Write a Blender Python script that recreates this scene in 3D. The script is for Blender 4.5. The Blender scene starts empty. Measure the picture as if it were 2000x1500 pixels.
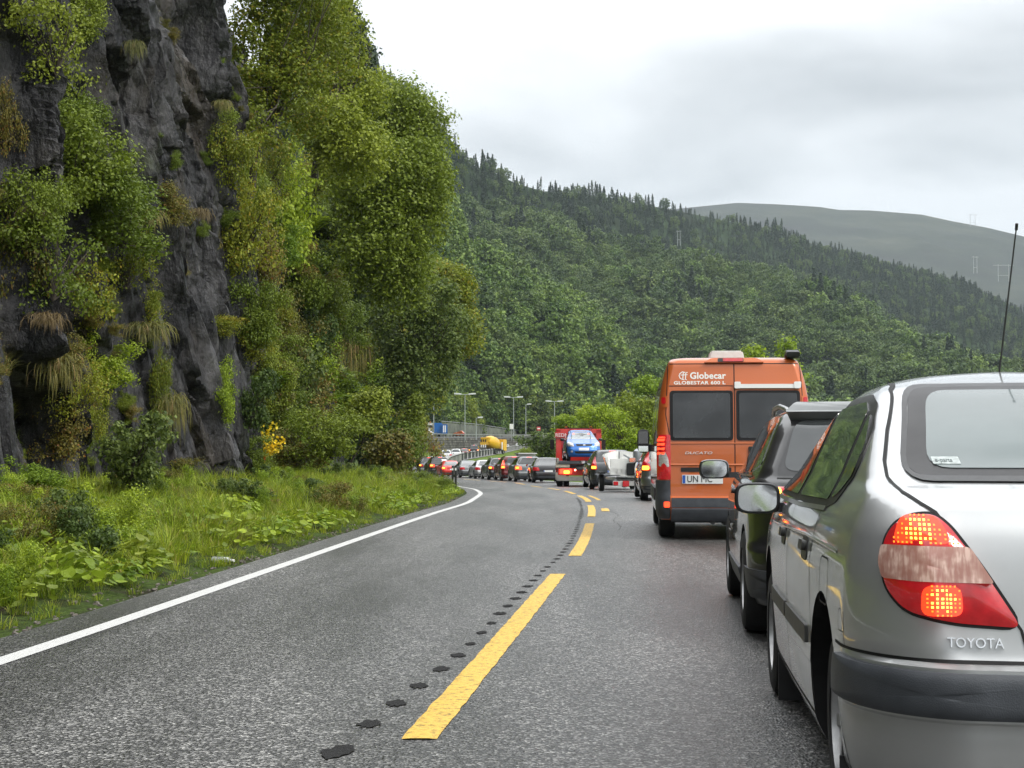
import bpy, bmesh, math, random
import numpy as np
from mathutils import Vector, Matrix, Euler
R = math.radians
SC = bpy.context.scene
COL = SC.collection
rng = np.random.default_rng(7)
random.seed(7)

# ------------------------------------------------------------------ camera, sky, sun, exposure
F, CH, PITCH = 3100.0, 1.2, math.atan(132 / 3100.0)
cam = bpy.data.cameras.new('camera'); cam_o = bpy.data.objects.new('camera', cam); COL.objects.link(cam_o)
cam_o.location = (0, 0, CH); cam_o.rotation_euler = (math.pi / 2 + PITCH, 0, 0)
cam.sensor_width = 36; cam.lens = 36 * F / 2000; cam.clip_end = 30000; cam.clip_start = 0.05
SC.camera = cam_o

SUN_AZ, SUN_EL = R(130), R(46)      # azimuth from +Y towards +X
W = bpy.data.worlds.new('World'); SC.world = W; W.use_nodes = True
nt = W.node_tree; nt.nodes.clear(); N = nt.nodes.new; L = nt.links.new
out = N('ShaderNodeOutputWorld'); bg = N('ShaderNodeBackground')
sky = N('ShaderNodeTexSky'); sky.sky_type = 'NISHITA'; sky.sun_disc = False
sky.sun_elevation = SUN_EL; sky.sun_rotation = SUN_AZ % (2 * math.pi)
tc = N('ShaderNodeTexCoord')
sep = N('ShaderNodeSeparateXYZ'); L(tc.outputs['Generated'], sep.inputs[0])
def wm(op, a, b=None, c=None):
    n = N('ShaderNodeMath'); n.operation = op
    for i, v in enumerate((a, b, c)):
        if v is None: continue
        if isinstance(v, (int, float)): n.inputs[i].default_value = v
        else: L(v, n.inputs[i])
    return n.outputs[0]
zz = wm('ADD', wm('MAXIMUM', sep.outputs[2], 0.0), 0.16)
cx = wm('DIVIDE', sep.outputs[0], zz); cy = wm('DIVIDE', sep.outputs[1], zz)
cmb = N('ShaderNodeCombineXYZ'); L(cx, cmb.inputs[0]); L(cy, cmb.inputs[1])
n1 = N('ShaderNodeTexNoise'); n1.inputs['Scale'].default_value = 1.25; n1.inputs['Detail'].default_value = 5; n1.inputs['Roughness'].default_value = 0.5
n1.inputs['Distortion'].default_value = 0.3
mp = N('ShaderNodeMapping'); mp.inputs['Location'].default_value = (3.3, 1.2, 0); L(cmb.outputs[0], mp.inputs[0]); L(mp.outputs[0], n1.inputs[0])
sd = (math.sin(SUN_AZ) * math.cos(SUN_EL), math.cos(SUN_AZ) * math.cos(SUN_EL), math.sin(SUN_EL))
dt = N('ShaderNodeVectorMath'); dt.operation = 'DOT_PRODUCT'; L(tc.outputs['Generated'], dt.inputs[0]); dt.inputs[1].default_value = (math.sin(R(-22)) * math.cos(R(38)), math.cos(R(-22)) * math.cos(R(38)), math.sin(R(38)))   # thin bright cloud up on the left
glow = wm('POWER', wm('MAXIMUM', dt.outputs['Value'], 0.0), 6.0)
ns = wm('MULTIPLY', wm('SUBTRACT', n1.outputs[0], 0.5), 3.4)
val = wm('ADD', wm('ADD', 0.36, wm('MULTIPLY', glow, 1.7)), ns)
rp = N('ShaderNodeValToRGB'); L(val, rp.inputs[0])
e = rp.color_ramp.elements; e[0].position = 0.15; e[0].color = (5.3, 5.4, 5.45, 1)
e[1].position = 0.95; e[1].color = (10.5, 10.6, 10.7, 1)
k = rp.color_ramp.elements.new(0.55); k.color = (7.6, 7.7, 7.75, 1)
mx = N('ShaderNodeMix'); mx.data_type = 'RGBA'; mx.inputs[0].default_value = 0.93
# an overcast dome is about three times as bright overhead as at the horizon
zen = N('ShaderNodeMapRange'); L(sep.outputs[2], zen.inputs[0]); zen.interpolation_type = 'SMOOTHSTEP'; zen.inputs[1].default_value = .16; zen.inputs[2].default_value = .9; zen.inputs[3].default_value = .74; zen.inputs[4].default_value = 1.6
sc_ = N('ShaderNodeVectorMath'); sc_.operation = 'SCALE'; L(rp.outputs[0], sc_.inputs[0]); L(zen.outputs[0], sc_.inputs['Scale'])
L(sky.outputs[0], mx.inputs[6]); L(sc_.outputs[0], mx.inputs[7]); L(mx.outputs[2], bg.inputs[0])
bg.inputs[1].default_value = 0.1; L(bg.outputs[0], out.inputs[0])
sun = bpy.data.lights.new('sun', 'SUN'); sun.energy = 1.5; sun.angle = R(25); sun.color = (1, .97, .92)
sun_o = bpy.data.objects.new('sun', sun); COL.objects.link(sun_o)
sun_o.rotation_euler = Vector(sd).to_track_quat('Z', 'Y').to_euler()
vs = SC.view_settings; vs.view_transform = 'Standard'; vs.look = 'None'; vs.exposure = 0.95; vs.gamma = 1; vs.use_curve_mapping = False
SC.cycles.max_bounces = 6; SC.cycles.volume_bounces = 0; SC.cycles.transparent_max_bounces = 8
SC.cycles.use_denoising = True

def at(px, py, Y):
    """point seen at photo pixel (px,py) at forward distance Y"""
    u = (px - 1000) / F; v = (750 - py) / F
    y = math.cos(PITCH) - v * math.sin(PITCH); z = math.sin(PITCH) + v * math.cos(PITCH)
    return Vector((u * Y / y, Y, CH + z * Y / y))

# ------------------------------------------------------------------ materials
def nodes(m):
    m.use_nodes = True; t = m.node_tree; t.nodes.clear()
    o = t.nodes.new('ShaderNodeOutputMaterial'); b = t.nodes.new('ShaderNodeBsdfPrincipled'); t.links.new(b.outputs[0], o.inputs[0])
    return t, b, o
MATS = {}
def mat(name, col, rough=.5, metal=0, coat=0, spec=.5, var=.12, scale=6, bump=0, bscale=60, emit=None, es=0, coord='Object', ior=None, coat_rough=.03, trans=0):
    """plain surface with procedural colour and roughness variation"""
    if name in MATS: return MATS[name]
    m = bpy.data.materials.new(name); t, b, o = nodes(m)
    nn = t.nodes.new; lk = t.links.new
    c = nn('ShaderNodeTexCoord'); n = nn('ShaderNodeTexNoise'); n.inputs['Scale'].default_value = scale; n.inputs['Detail'].default_value = 4
    lk(c.outputs[coord], n.inputs[0])
    r = nn('ShaderNodeValToRGB'); lk(n.outputs[0], r.inputs[0])
    r.color_ramp.elements[0].position = .3; r.color_ramp.elements[1].position = .7
    r.color_ramp.elements[0].color = (*[max(0, x * (1 - var)) for x in col], 1); r.color_ramp.elements[1].color = (*[min(1, x * (1 + var)) for x in col], 1)
    lk(r.outputs[0], b.inputs['Base Color'])
    mr = nn('ShaderNodeMapRange'); lk(n.outputs[0], mr.inputs[0]); mr.inputs[3].default_value = rough * .85; mr.inputs[4].default_value = min(1, rough * 1.2)
    lk(mr.outputs[0], b.inputs['Roughness'])
    b.inputs['Metallic'].default_value = metal; b.inputs['Coat Weight'].default_value = coat; b.inputs['Coat Roughness'].default_value = coat_rough
    b.inputs['Specular IOR Level'].default_value = spec; b.inputs['Transmission Weight'].default_value = trans
    if ior: b.inputs['IOR'].default_value = ior
    if bump:
        n2 = nn('ShaderNodeTexNoise'); n2.inputs['Scale'].default_value = bscale; lk(c.outputs[coord], n2.inputs[0])
        bp = nn('ShaderNodeBump'); bp.inputs['Strength'].default_value = bump; bp.inputs['Distance'].default_value = .01
        lk(n2.outputs[0], bp.inputs['Height']); lk(bp.outputs[0], b.inputs['Normal'])
    if emit: b.inputs['Emission Color'].default_value = (*emit, 1); b.inputs['Emission Strength'].default_value = es
    MATS[name] = m; return m

def leafmat(name, dark, light, tr=.35, odd=None):
    m = bpy.data.materials.new(name); t, b, o = nodes(m); nn = t.nodes.new; lk = t.links.new
    g = nn('ShaderNodeNewGeometry'); oi = nn('ShaderNodeObjectInfo')
    r = nn('ShaderNodeValToRGB'); lk(g.outputs['Random Per Island'], r.inputs[0])
    r.color_ramp.elements[0].position = 0; r.color_ramp.elements[0].color = (*dark, 1)
    r.color_ramp.elements[1].position = .9; r.color_ramp.elements[1].color = (*light, 1)
    if odd:
        k = r.color_ramp.elements.new(.93); k.color = (*odd, 1)
    hs = nn('ShaderNodeHueSaturation'); lk(r.outputs[0], hs.inputs['Color'])
    a = nn('ShaderNodeMapRange'); lk(oi.outputs['Random'], a.inputs[0]); a.inputs[3].default_value = .485; a.inputs[4].default_value = .515; lk(a.outputs[0], hs.inputs['Hue'])
    a = nn('ShaderNodeMapRange'); lk(oi.outputs['Random'], a.inputs[0]); a.inputs[1].default_value = 1; a.inputs[2].default_value = 0; a.inputs[3].default_value = .72; a.inputs[4].default_value = 1.25; lk(a.outputs[0], hs.inputs['Value'])
    lk(hs.outputs[0], b.inputs['Base Color']); b.inputs['Roughness'].default_value = .5; b.inputs['Specular IOR Level'].default_value = .35
    tl = nn('ShaderNodeBsdfTranslucent'); lk(hs.outputs[0], tl.inputs[0]); ms = nn('ShaderNodeMixShader'); ms.inputs[0].default_value = tr
    lk(b.outputs[0], ms.inputs[1]); lk(tl.outputs[0], ms.inputs[2]); lk(ms.outputs[0], o.inputs[0])
    MATS[name] = m; return m

# ------------------------------------------------------------------ objects
def link(name, me, m=None, parent=None, smooth=False, kind=None, label=None):
    o = bpy.data.objects.new(name, me); COL.objects.link(o)
    if m is not None and not me.materials: me.materials.append(m)
    if smooth: me.polygons.foreach_set('use_smooth', np.ones(len(me.polygons), bool))
    if parent is not None: o.parent = parent
    if kind: o['kind'] = kind
    if label: o['label'] = label
    return o
def npmesh(name, V, Fq, mi=None):
    """V (n,3), Fq (m,k) int -> mesh"""
    V = np.asarray(V, np.float32); Fq = np.asarray(Fq, np.int32)
    me = bpy.data.meshes.new(name); me.vertices.add(len(V)); me.vertices.foreach_set('co', V.ravel())
    k = Fq.shape[1]; me.loops.add(Fq.size); me.loops.foreach_set('vertex_index', Fq.ravel())
    me.polygons.add(len(Fq)); me.polygons.foreach_set('loop_start', np.arange(0, Fq.size, k, dtype=np.int32))
    me.update(calc_edges=True)
    if mi is not None: me.polygons.foreach_set('material_index', np.asarray(mi, np.int32))
    return me
def pymesh(name, V, Fs):
    me = bpy.data.meshes.new(name); me.from_pydata([tuple(v) for v in V], [], [tuple(f) for f in Fs]); me.update(); return me
def gridmesh(name, P):
    """P (a,b,3)"""
    a, b = P.shape[:2]; i = np.arange(a * b).reshape(a, b)
    q = np.stack([i[:-1, :-1], i[:-1, 1:], i[1:, 1:], i[1:, :-1]], -1).reshape(-1, 4)
    return npmesh(name, P.reshape(-1, 3), q)
def thing(name, label, cat, loc=(0, 0, 0), rz=0, group=None):
    o = bpy.data.objects.new(name, None); COL.objects.link(o); o.empty_display_size = .2
    o.location = loc; o.rotation_euler = (0, 0, rz); o['label'] = label; o['category'] = cat
    if group: o['group'] = group
    return o
def tag(o, label, cat, group=None):
    o['label'] = label; o['category'] = cat
    if group: o['group'] = group
    return o
def copy_tree(o, parent=None):
    c = o.copy(); COL.objects.link(c); c.parent = parent
    for ch in o.children: copy_tree(ch, c)
    return c

class MB:
    """collects simple solids into one mesh"""
    def __init__(s): s.V = []; s.F = []
    def add(s, V, Fs):
        n = len(s.V); s.V += [tuple(v) for v in V]; s.F += [tuple(i + n for i in f) for f in Fs]; return s
    def box(s, c, d, rz=0, rx=0, ry=0, taper=1.0):
        M = Euler((rx, ry, rz)).to_matrix(); V = []
        for k in (-1, 1):
            for (i, j) in ((-1, -1), (1, -1), (1, 1), (-1, 1)):
                t = taper if k > 0 else 1
                V.append(Vector(c) + M @ Vector((i * d[0] / 2 * t, j * d[1] / 2 * t, k * d[2] / 2)))
        return s.add(V, [(3, 2, 1, 0), (4, 5, 6, 7), (0, 1, 5, 4), (1, 2, 6, 5), (2, 3, 7, 6), (3, 0, 4, 7)])
    def tube(s, pts, r, n=8, cap=True):
        pts = [Vector(p) for p in pts]; rs = r if hasattr(r, '__len__') else [r] * len(pts); V = []; Fs = []
        for i, p in enumerate(pts):
            d = (pts[min(i + 1, len(pts) - 1)] - pts[max(i - 1, 0)]).normalized()
            a = d.orthogonal().normalized() if i == 0 else (a - d * a.dot(d)).normalized()
            b = d.cross(a)
            for k in range(n):
                t = 2 * math.pi * k / n; V.append(p + (a * math.cos(t) + b * math.sin(t)) * rs[i])
        for i in range(len(pts) - 1):
            for k in range(n):
                Fs.append((i * n + k, i * n + (k + 1) % n, (i + 1) * n + (k + 1) % n, (i + 1) * n + k))
        if cap: Fs.append(tuple(range(n))[::-1]); Fs.append(tuple((len(pts) - 1) * n + k for k in range(n)))
        return s.add(V, Fs)
    def lathe(s, prof, c=(0, 0, 0), axis='x', n=32, close=False):
        """prof: list of (axial, radius)"""
        V = []; Fs = []
        for (a, r) in prof:
            for k in range(n):
                t = 2 * math.pi * k / n; u, v = r * math.cos(t), r * math.sin(t)
                p = {'x': (a, u, v), 'y': (u, a, v), 'z': (u, v, a)}[axis]; V.append((p[0] + c[0], p[1] + c[1], p[2] + c[2]))
        m = len(prof)
        for i in range(m - 1 + (1 if close else 0)):
            j = (i + 1) % m
            for k in range(n): Fs.append((i * n + k, i * n + (k + 1) % n, j * n + (k + 1) % n, j * n + k))
        if not close: Fs.append(tuple(range(n))[::-1]); Fs.append(tuple((m - 1) * n + k for k in range(n)))
        return s.add(V, Fs)
    def mesh(s, name, fix=True):
        me = pymesh(name, s.V, s.F)
        if fix:
            bm = bmesh.new(); bm.from_mesh(me); bmesh.ops.recalc_face_normals(bm, faces=bm.faces); bm.to_mesh(me); bm.free()
        return me
    def obj(s, name, m, parent=None, smooth=None, bevel=0, **kw):
        me = s.mesh(name)
        if bevel:
            bm = bmesh.new(); bm.from_mesh(me)
            bmesh.ops.bevel(bm, geom=[e for e in bm.edges if e.calc_face_angle(0) > .6], offset=bevel, segments=2, affect='EDGES', clamp_overlap=True)
            bm.to_mesh(me); bm.free(); smooth = smooth or 35
        o = link(name, me, m, parent, **kw)
        if smooth: o.data.shade_smooth(); o.data.set_sharp_from_angle(angle=R(smooth))
        return o

# ------------------------------------------------------------------ numpy noise
_perm = np.random.default_rng(3).random(1 << 16).astype(np.float32)
def _h(ix, iy, iz=0, s=0):
    h = (ix * 374761393 + iy * 668265263 + s * 1442695041) & 0xFFFFFFFF
    h = ((h ^ (h >> 13)) * 1274126177) & 0xFFFFFFFF
    h = ((h ^ (h >> 16)) * 2246822519) & 0xFFFFFFFF
    return _perm[(h ^ (h >> 15)) & 0xFFFF]
def vnoise(x, y, s=0):
    ix = np.floor(x).astype(np.int64); iy = np.floor(y).astype(np.int64); fx = x - ix; fy = y - iy
    fx = fx * fx * (3 - 2 * fx); fy = fy * fy * (3 - 2 * fy)
    a = _h(ix, iy, 0, s); b = _h(ix + 1, iy, 0, s); c = _h(ix, iy + 1, 0, s); d = _h(ix + 1, iy + 1, 0, s)
    return (a * (1 - fx) + b * fx) * (1 - fy) + (c * (1 - fx) + d * fx) * fy - .5
def fbm(x, y, o=5, s=0):
    t = 0
    for k in range(o): t = t + vnoise(x * 2 ** k, y * 2 ** k, s + k) / 2 ** k
    return t
def cells(x, y, s=0):
    """voronoi: value of the nearest cell, plus its plane offset, plus F2-F1"""
    ix = np.floor(x).astype(np.int64); iy = np.floor(y).astype(np.int64)
    d1 = np.full(x.shape, 9.); d2 = np.full(x.shape, 9.); v = np.zeros(x.shape)
    for i in (-1, 0, 1):
        for j in (-1, 0, 1):
            a, b = ix + i, iy + j
            px = a + _h(a, b, 0, s); py = b + _h(a, b, 0, s + 11); d = np.hypot(x - px, y - py)
            hv = _h(a, b, 0, s + 23) - .5 + (x - px) * (_h(a, b, 0, s + 31) - .5) * 1.4 + (y - py) * (_h(a, b, 0, s + 37) - .5) * .8
            near = d < d1
            d2 = np.where(near, d1, np.minimum(d2, d)); v = np.where(near, hv, v); d1 = np.where(near, d, d1)
    e = d2 - d1; t = np.clip(e / .07, 0, 1); return v * t * t * (3 - 2 * t), e
def pchip(xs, ys):
    xs = np.array(xs, float); ys = np.array(ys, float); h = np.diff(xs); dl = np.diff(ys) / h; m = np.zeros(len(xs))
    for i in range(1, len(xs) - 1):
        if dl[i - 1] * dl[i] > 0:
            w1 = 2 * h[i] + h[i - 1]; w2 = h[i] + 2 * h[i - 1]; m[i] = (w1 + w2) / (w1 / dl[i - 1] + w2 / dl[i])
    m[0] = dl[0]; m[-1] = dl[-1]
    def f(x):
        x = np.clip(x, xs[0], xs[-1]); i = np.clip(np.searchsorted(xs, x) - 1, 0, len(xs) - 2); t = (x - xs[i]) / h[i]
        return (2*t**3-3*t**2+1)*ys[i] + (t**3-2*t**2+t)*h[i]*m[i] + (-2*t**3+3*t**2)*ys[i+1] + (t**3-t**2)*h[i]*m[i+1]
    return f
# ------------------------------------------------------------------ the road's course (metres; Y ahead)
zg = pchip([-80, 24, 40, 60, 76, 92, 106, 126, 146, 180, 220, 250, 340, 490, 700], [0, 0, -.05, -.25, -.46, -.6, -.75, -.88, -.98, -.95, -.6, -.27, .65, 2.15, 4])
Cx = pchip([-80, -30, 6.67, 11, 15.6, 18.3, 26.6, 36, 43.7, 55, 68.6, 76, 92, 106, 119, 132, 146, 170, 195, 220, 250, 285, 340, 390, 430, 490, 700],
           [-8.6, -3.85, -.39, .02, .45, .72, 1.3, 1.78, 1.98, 1.93, 1.45, 1.05, .1, -1.7, -3.9, -6.6, -9.2, -11.2, -12, -12.5, -12.2, -10.4, -7.3, -4.9, -3.2, .1, 9])
Ex = pchip([-80, -30, 9.1, 15.5, 21.9, 31.5, 40, 48.5, 59, 74, 102, 125, 150, 195, 250, 340, 490, 700],
           [-11.7, -6.9, -2.93, -2.5, -2.1, -1.52, -1.05, -.98, -1.3, -2.4, -5.4, -9.3, -13.6, -15.8, -16.1, -11.2, -4, 5])
def tang(Y, f=Cx):
    return math.atan2(float(f(Y + .5) - f(Y - .5)), 1.0)        # lean to the right of +Y
def strip(name, fx, Ys, dz, m, kind='structure', parent=None, n=2):
    P = np.zeros((len(Ys), n, 3))
    for i, Y in enumerate(Ys):
        a, b = fx(Y)
        for j in range(n): P[i, j] = (a + (b - a) * j / (n - 1), Y, zg(Y) + dz)
    return link(name, gridmesh(name, P), m, parent, kind=kind)

def asphalt(name, wet):
    m = bpy.data.materials.new(name); t, b, o = nodes(m); nn = t.nodes.new; lk = t.links.new
    c = nn('ShaderNodeTexCoord')
    def noise(sc, det=3, vec=None, rough=.55):
        n = nn('ShaderNodeTexNoise'); n.inputs['Scale'].default_value = sc; n.inputs['Detail'].default_value = det; n.inputs['Roughness'].default_value = rough
        lk(vec or c.outputs['Object'], n.inputs[0]); return n.outputs[0]
    vo = nn('ShaderNodeTexVoronoi'); vo.inputs['Scale'].default_value = 82; lk(c.outputs['Object'], vo.inputs[0])
    chips = nn('ShaderNodeSeparateColor'); lk(vo.outputs['Color'], chips.inputs[0])
    ramp = nn('ShaderNodeValToRGB'); e = ramp.color_ramp.elements
    e[0].position = 0; e[0].color = (.012, .012, .012, 1); e[1].position = 1; e[1].color = (.42, .41, .385, 1)
    for p, v in ((.42, .028), (.66, .088), (.86, .21)):
        k = e.new(p); k.color = (v, v * .985, v * .95, 1)
    f = noise(120, 2); mxx = nn('ShaderNodeMath'); mxx.operation = 'MULTIPLY_ADD'; lk(f, mxx.inputs[0]); mxx.inputs[1].default_value = .5
    ad = nn('ShaderNodeMath'); ad.operation = 'SUBTRACT'; lk(chips.outputs[0], ad.inputs[0]); ad.inputs[1].default_value = .25; lk(ad.outputs[0], mxx.inputs[2])
    lk(mxx.outputs[0], ramp.inputs[0])
    # long wet bands along the lane, broken up
    mp = nn('ShaderNodeMapping'); mp.inputs['Scale'].default_value = (.9, .13, 1); mp.inputs['Rotation'].default_value = (0, 0, R(5)); lk(c.outputs['Object'], mp.inputs[0])
    band = noise(.9, 5, mp.outputs[0], .6)
    br = nn('ShaderNodeMapRange'); lk(band, br.inputs[0]); br.inputs[1].default_value = .36; br.inputs[2].default_value = .64; br.inputs[3].default_value = .34; br.inputs[4].default_value = 1.25
    mot = nn('ShaderNodeMapRange'); lk(noise(11, 6, None, .7), mot.inputs[0]); mot.inputs[1].default_value = .35; mot.inputs[2].default_value = .65; mot.inputs[3].default_value = .62; mot.inputs[4].default_value = 1.4
    mm_ = nn('ShaderNodeMath'); mm_.operation = 'MULTIPLY'; lk(br.outputs[0], mm_.inputs[0]); lk(mot.outputs[0], mm_.inputs[1])
    hs = nn('ShaderNodeHueSaturation'); lk(ramp.outputs[0], hs.inputs['Color']); lk(mm_.outputs[0], hs.inputs['Value']); lk(hs.outputs[0], b.inputs['Base Color'])
    rr = nn('ShaderNodeMapRange'); lk(band, rr.inputs[0]); rr.inputs[1].default_value = .35; rr.inputs[2].default_value = .65; rr.inputs[3].default_value = wet; rr.inputs[4].default_value = wet + .14
    lk(rr.outputs[0], b.inputs['Roughness']); b.inputs['Specular IOR Level'].default_value = .5
    bp = nn('ShaderNodeBump'); bp.inputs['Strength'].default_value = .9; bp.inputs['Distance'].default_value = .006
    lk(vo.outputs['Distance'], bp.inputs['Height']); bp2 = nn('ShaderNodeBump'); bp2.inputs['Strength'].default_value = .6; bp2.inputs['Distance'].default_value = .008
    lk(noise(45, 3), bp2.inputs['Height']); lk(bp.outputs[0], bp2.inputs['Normal']); lk(bp2.outputs[0], b.inputs['Normal'])
    return m
M_ROAD = asphalt('wet_asphalt', .30)
def paint(name, col, worn):
    m = bpy.data.materials.new(name); t, b, o = nodes(m); nn = t.nodes.new; lk = t.links.new
    c = nn('ShaderNodeTexCoord'); n = nn('ShaderNodeTexNoise'); n.inputs['Scale'].default_value = 26; n.inputs['Detail'].default_value = 6; n.inputs['Roughness'].default_value = .7; lk(c.outputs['Object'], n.inputs[0])
    r = nn('ShaderNodeValToRGB'); lk(n.outputs[0], r.inputs[0]); e = r.color_ramp.elements
    e[0].position = .30 + worn; e[0].color = (*[x * .35 for x in col], 1); e[1].position = .42 + worn; e[1].color = (*col, 1)
    lk(r.outputs[0], b.inputs['Base Color']); b.inputs['Roughness'].default_value = .55
    bp = nn('ShaderNodeBump'); bp.inputs['Strength'].default_value = .7; bp.inputs['Distance'].default_value = .01; lk(n.outputs[0], bp.inputs['Height']); lk(bp.outputs[0], b.inputs['Normal'])
    return m
M_WHITE = paint('white_line_paint', (.62, .62, .60), .0); M_YEL = paint('yellow_line_paint', (.74, .46, .06), .075)
M_WETPATCH = mat('dark_wet_notch', (.028, .028, .028), .85, spec=.1, bump=.8, bscale=90, coord='Object')

Ys = np.concatenate([np.arange(-80, 0, 4), np.arange(0, 60, .5), np.arange(60, 200, 1.5), np.arange(200, 700, 5)])
road = strip('road', lambda Y: (Ex(Y) - .45, Cx(Y) + 4.3), Ys, 0, M_ROAD, n=12)
line = strip('edge_line', lambda Y: (Ex(Y) - .07, Ex(Y) + .07), Ys, .004, M_WHITE, parent=road)
line = strip('edge_line', lambda Y: (Cx(Y) + 3.62, Cx(Y) + 3.76), Ys, .004, M_WHITE, parent=road)

def dash(y0, y1, fx, w=.15, z=.004):
    yy = np.arange(y0, y1 + .01, .12 if y1 < 30 else .5); yy[-1] = y1; P = np.zeros((len(yy), 5, 3))
    g = np.random.default_rng(abs(int(y0 * 10)))
    for i, Y in enumerate(yy):
        a = -w / 2 + g.uniform(-.005, .005); b = w / 2 + g.uniform(-.005, .005)
        for j in range(5):
            P[i, j] = (fx(Y) + a + (b - a) * j / 4, Y + g.uniform(-.006, .006) * (0 < i < len(yy) - 1), zg(Y) + z + (.004 * abs(math.sin(Y * 10.5)) * (0 < j < 4)))
    return link('centre_dash', gridmesh('centre_dash', P), M_YEL, road, smooth=True, kind='structure')
for (a, b) in ((-14, -5.3), (6.67, 15.6), (18.3, 26.6), (29.5, 36.5), (39.5, 47), (50, 57), (60, 67), (71, 78), (83, 91), (96, 104), (109, 117)):
    dash(a, b, Cx)
dash(32.4, 34.2, lambda Y: Cx(Y) + .28, .16); 
for (a, b) in ((41, 47),): dash(a, b, lambda Y: Cx(Y) + .30, .1)
# row of worn milled notches left of the yellow line
g = np.random.default_rng(5)
nl = pchip([4.5, 7, 10, 15, 20, 30, 40, 60, 70], [.30, .27, .18, .18, .17, .2, .22, .2, .2])
def notch_outline(gg, w, l, n=18):
    V = [(0, 0, 0)]
    for k in range(n):
        t = 2 * math.pi * k / n; r = gg.uniform(.6, 1.1); V.append((math.cos(t) * w * r, math.sin(t) * l * r, 0))
    return pymesh('rumble_notch', V, [(0, 1 + k, 1 + (k + 1) % n) for k in range(n)])
y = 5.2
protos = [notch_outline(g, .046, .10) for _ in range(6)]
while y < 44:
    o = link('rumble_notch', protos[int(g.integers(6))], M_WETPATCH, road, kind='structure')
    yy = y + g.uniform(-.05, .05); o.location = (float(Cx(yy) - nl(yy)), yy, float(zg(yy)) + .005); s = g.uniform(.75, 1.25) * (1.25 if y < 7.2 else 1)
    o.scale = (s, s, 1); o.rotation_euler = (math.atan(-float(zg(yy + 1) - zg(yy)) * 0), 0, -tang(yy)); y += .6
# long crack / joint right of the yellow line
crk = []
for y in np.arange(24, 32, .25): crk.append((y, .45 + .05 * math.sin(y * 1.3) + g.uniform(-.02, .02)))
P = np.array([[(Cx(y) + d, y, zg(y) + .004), (Cx(y) + d + .003 + .004 * abs(math.sin(y * 3)), y, zg(y) + .004)] for y, d in crk])
link('road_crack', gridmesh('road_crack', P), M_WETPATCH, road, kind='structure')

# ------------------------------------------------------------------ ground sheet
def dirtgrass(name, g1, g2, d1, thr=.5, sc=.6):
    m = bpy.data.materials.new(name); t, b, o = nodes(m); nn = t.nodes.new; lk = t.links.new
    c = nn('ShaderNodeTexCoord')
    n = nn('ShaderNodeTexNoise'); n.inputs['Scale'].default_value = sc; n.inputs['Detail'].default_value = 8; n.inputs['Roughness'].default_value = .65; lk(c.outputs['Object'], n.inputs[0])
    r = nn('ShaderNodeValToRGB'); lk(n.outputs[0], r.inputs[0]); e = r.color_ramp.elements
    e[0].position = thr - .15; e[0].color = (*d1, 1); e[1].position = thr + .2; e[1].color = (*g2, 1); k = e.new(thr); k.color = (*g1, 1)
    n2 = nn('ShaderNodeTexNoise'); n2.inputs['Scale'].default_value = 18; n2.inputs['Detail'].default_value = 6; lk(c.outputs['Object'], n2.inputs[0])
    mr = nn('ShaderNodeMapRange'); lk(n2.outputs[0], mr.inputs[0]); mr.inputs[1].default_value = .3; mr.inputs[2].default_value = .7; mr.inputs[3].default_value = .6; mr.inputs[4].default_value = 1.4
    hs = nn('ShaderNodeHueSaturation'); lk(r.outputs[0], hs.inputs['Color']); lk(mr.outputs[0], hs.inputs['Value']); lk(hs.outputs[0], b.inputs['Base Color'])
    b.inputs['Roughness'].default_value = .9; b.inputs['Specular IOR Level'].default_value = .1
    bp = nn('ShaderNodeBump'); bp.inputs['Distance'].default_value = .05; lk(n2.outputs[0], bp.inputs['Height']); lk(bp.outputs[0], b.inputs['Normal'])
    return m
M_GROUND = dirtgrass('meadow_ground', (.09, .14, .022), (.14, .2, .03), (.05, .07, .02), .42, .05)
M_VERGE = dirtgrass('verge_soil', (.045, .07, .015), (.06, .09, .015), (.025, .02, .013), .5, 1.2)
gx = np.concatenate([[-6000, -2500, -900, -300, -120, -60], np.arange(-40, 41, 4), [60, 120, 300, 900, 2500, 6000]])
gy = np.concatenate([[-3000, -800, -200], np.arange(-80, 700, 10), [900, 1500, 3000, 6000, 9000]])
P = np.zeros((len(gy), len(gx), 3))
for i, Y in enumerate(gy):
    for j, X in enumerate(gx):
        z = float(zg(Y)) - .07
        if X > Cx(Y) + 8: z -= min(2.5, (X - Cx(Y) - 8) * .15) * (1 if Y < 150 else max(0, 1 - (Y - 150) / 60))
        P[i, j] = (X, Y, z)
ground = link('ground', gridmesh('ground', P), M_GROUND, kind='structure')

# left verge: from the asphalt edge up to the cliff's foot
def vz(n, Y): # height above road at offset n left of the asphalt
    return np.interp(n, [-.3, 0, .25, .8, 2, 4, 6, 12], [-.06, -.01, -.02, .05, .18, .33, .44, .7])
def verge_pt(n, Y): return (float(Ex(Y)) - .45 - n, Y, float(zg(Y)) + float(vz(n, Y)) + .12 * float(fbm(np.array(n * .9), np.array(Y * .6), 3, 5)) * min(1, max(0, n)))
vy = np.concatenate([np.arange(-70, 6, 2), np.arange(6, 60, .35), np.arange(60, 300, 2.)])
vn = np.concatenate([[-.3, 0, .12, .25, .4], np.arange(.6, 7, .3), [8, 10, 12]])
P = np.array([[verge_pt(n, Y) for n in vn] for Y in vy])
P[:, 2:, 2] += rng.uniform(-.015, .015, P[:, 2:, 2].shape)
verge = link('verge', gridmesh('verge', P), M_VERGE, smooth=True, kind='structure')

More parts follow.
